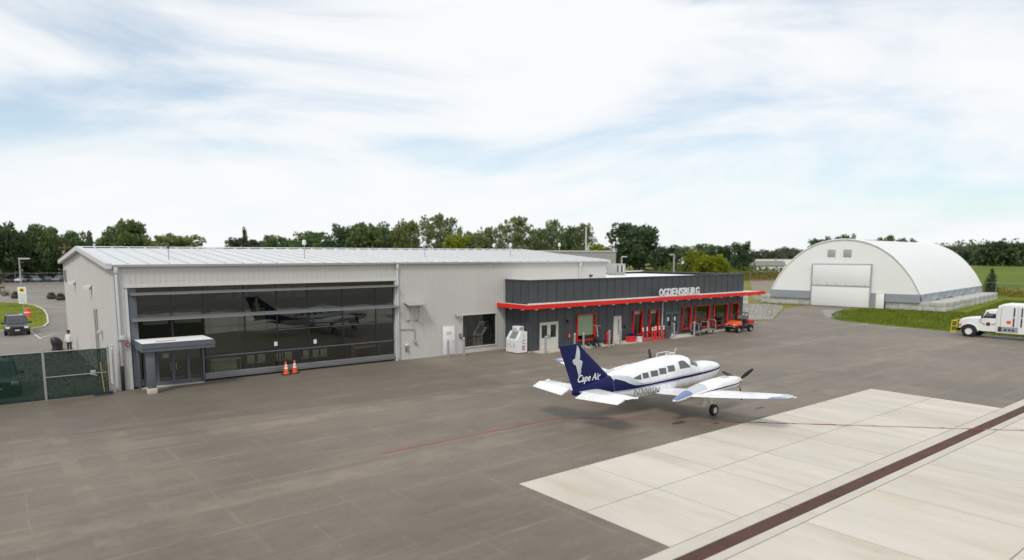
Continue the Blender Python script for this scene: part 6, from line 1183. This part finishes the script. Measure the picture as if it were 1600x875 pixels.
# young tree on the lawn island
yt = thing('young_tree', 'young thin tree with brownish leaves on the lawn island', 'tree', (2.6, 118, .1)); q = MB(); q.tube((0, 0, 0), (0, 0, 2.2), .06, .04, 8); q.tube((0, 0, 2.2), (.1, .05, 4.2), .04, .01, 7); r = np.random.default_rng(5)
for k in range(12): a = r.random()*6.28; z = 1.3+.22*k; e_ = .9*(1-k/16); q.tube((0, 0, z), (e_*math.cos(a), e_*math.sin(a), z+.5), .02, .006, 5)
q.build('trunk', m_bark, yt); link(crown_data('crown', 520, [(1.0*math.cos(a)*rr_, 1.0*math.sin(a)*rr_, z, .42) for a, rr_, z in [(r.random()*6.28, .4+.7*r.random(), 1.7+2.3*r.random()) for _ in range(16)]], .12, leafmat('leaf_brown', (.13, .10, .04)), 9), 'crown', yt)
# shrubs by the right-hand fence
for (x, y, h, w, k, lab) in ((139, 40.5, 5.2, 3.2, 'cone', 'dark upright cedar behind the fence right of the dome'), (143, 45.5, 3.6, 3.6, 'dark', 'dark round shrub between the dome and the fence')):
    t_ = thing('shrub', lab, 'shrub', (x, y, -.03)); t_.scale = (w, w, h); link(TD, 'trunk', t_); link(crown_data('crown', 2200, (lobes_cone if k == 'cone' else lobes_round)(int(x)), .03, leafmat('leaf_'+k, KIND[k][1]), 5), 'crown', t_)
# undergrowth: continuous low thicket under the horizon trees, uncountable
def thicket(name, pts, n, h, wdt, col, leaf, seed):
    r = np.random.default_rng(seed); P_ = np.array(pts, float); seg = np.linalg.norm(np.diff(P_, axis=0), axis=1); cum = np.concatenate([[0], np.cumsum(seg)]); u = r.random(n)*cum[-1]
    xs = np.interp(u, cum, P_[:, 0])+r.normal(size=n)*wdt; ys = np.interp(u, cum, P_[:, 1])+r.normal(size=n)*wdt
    top = h*(.55+.3*np.sin(u*.11+seed)+.25*np.sin(u*.37+1)+.2*np.sin(u*.9)); zs = np.maximum(.3, top)*r.random(n)**.7
    p = np.stack([xs, ys, zs], 1); a = r.normal(size=(n, 3)); a /= np.linalg.norm(a, axis=1)[:, None]; b = np.cross(a, r.normal(size=(n, 3))); b /= np.linalg.norm(b, axis=1)[:, None]; sz = leaf*(.6+.8*r.random(n))[:, None]; vs = np.zeros((n*4, 3))
    for k, o in enumerate((a*sz, b*sz*.75, -a*sz, -b*sz*.75)): vs[k::4] = p+o
    me = bpy.data.meshes.new(name); me.from_pydata(vs.tolist(), [], [(4*i, 4*i+1, 4*i+2, 4*i+3) for i in range(n)]); me.materials.append(leafmat('thicket_'+str(seed), col)); return tag(link(me, name), kind='stuff')
thicket('thicket', [(-30, 236), (10, 243), (60, 250), (75, 262), (110, 245), (125, 212), (150, 205)], 26000, 8.5, 3.5, (0.078, 0.124, 0.065), .42, 1)
thicket('thicket', [(118, 205), (138, 190), (160, 172), (158, 150), (172, 130), (200, 140), (240, 165), (290, 176)], 20000, 5.5, 4, (0.117, 0.169, 0.046), .4, 2)
thicket('thicket', [(150, 122), (172, 118), (200, 118), (230, 120), (245, 104), (280, 104)], 14000, 3.2, 3, (.13, .17, .035), .3, 4)
thicket('thicket', [(700, 245), (620, 205), (560, 175), (520, 140), (530, 100)], 16000, 15, 9, (0.104, 0.163, 0.072), .9, 5)
thicket('goldenrod', [(148, 44), (140, 30), (132, 10), (128, -8)], 6000, 1.5, 2.2, (.22, .17, .02), .16, 6)
thicket('goldenrod', [(118, 124), (150, 118), (190, 110)], 7000, 1.6, 5, (.20, .15, .03), .22, 7)
# mown grass: short blades along the lawn, thick at its edges
def blades(name, poly, n, h, seed, m):
    r = np.random.default_rng(seed); P_ = np.array(poly); lo, hi = P_.min(0), P_.max(0); p = lo+(hi-lo)*r.random((n*2, 2)); ins = np.zeros(len(p), bool); j = len(P_)-1
    for i in range(len(P_)):
        c_ = ((P_[i, 1] > p[:, 1]) != (P_[j, 1] > p[:, 1])) & (p[:, 0] < (P_[j, 0]-P_[i, 0])*(p[:, 1]-P_[i, 1])/(P_[j, 1]-P_[i, 1]+1e-9)+P_[i, 0]); ins ^= c_; j = i
    p = p[ins][:n]; n = len(p); a = r.random(n)*6.28; w = .05; hh = h*(.5+r.random(n)); lean = r.normal(size=(n, 2))*.05; vs = np.zeros((n*3, 3))
    vs[0::3] = np.stack([p[:, 0]-w*np.cos(a), p[:, 1]-w*np.sin(a), np.zeros(n)], 1); vs[1::3] = np.stack([p[:, 0]+w*np.cos(a), p[:, 1]+w*np.sin(a), np.zeros(n)], 1); vs[2::3] = np.stack([p[:, 0]+lean[:, 0], p[:, 1]+lean[:, 1], hh], 1)
    me = bpy.data.meshes.new(name); me.from_pydata(vs.tolist(), [], [(3*i, 3*i+1, 3*i+2) for i in range(n)]); me.materials.append(m); return tag(link(me, name), kind='stuff')
m_blade = leafmat('grass_blade', (.13, .18, .022), .3)
blades('grass', [(73.4, 14), (73.5, 24.3), (74.3, 29.5), (75.6, 35.3), (77.5, 37.7), (80.5, 39.6), (88, 42.5), (97, 41.5), (99, 31), (131, 36), (128, 10), (100, 5)], 60000, .12, 3, m_blade)
blades('grass', [(-28, 130.5), (3, 129.5), (5.1, 126), (6.4, 118), (6.8, 108), (6.4, 98), (5.7, 88), (5.0, 83.3), (4.0, 82), (-28, 85)], 14000, .2, 4, m_blade)
blades('weeds', [(60.6, 43.6), (70.9, 41.9), (87, 49.7), (92, 53), (92, 57), (84, 66), (61, 66)], 900, .14, 5, leafmat('weed_blade', (.17, .17, .06)))
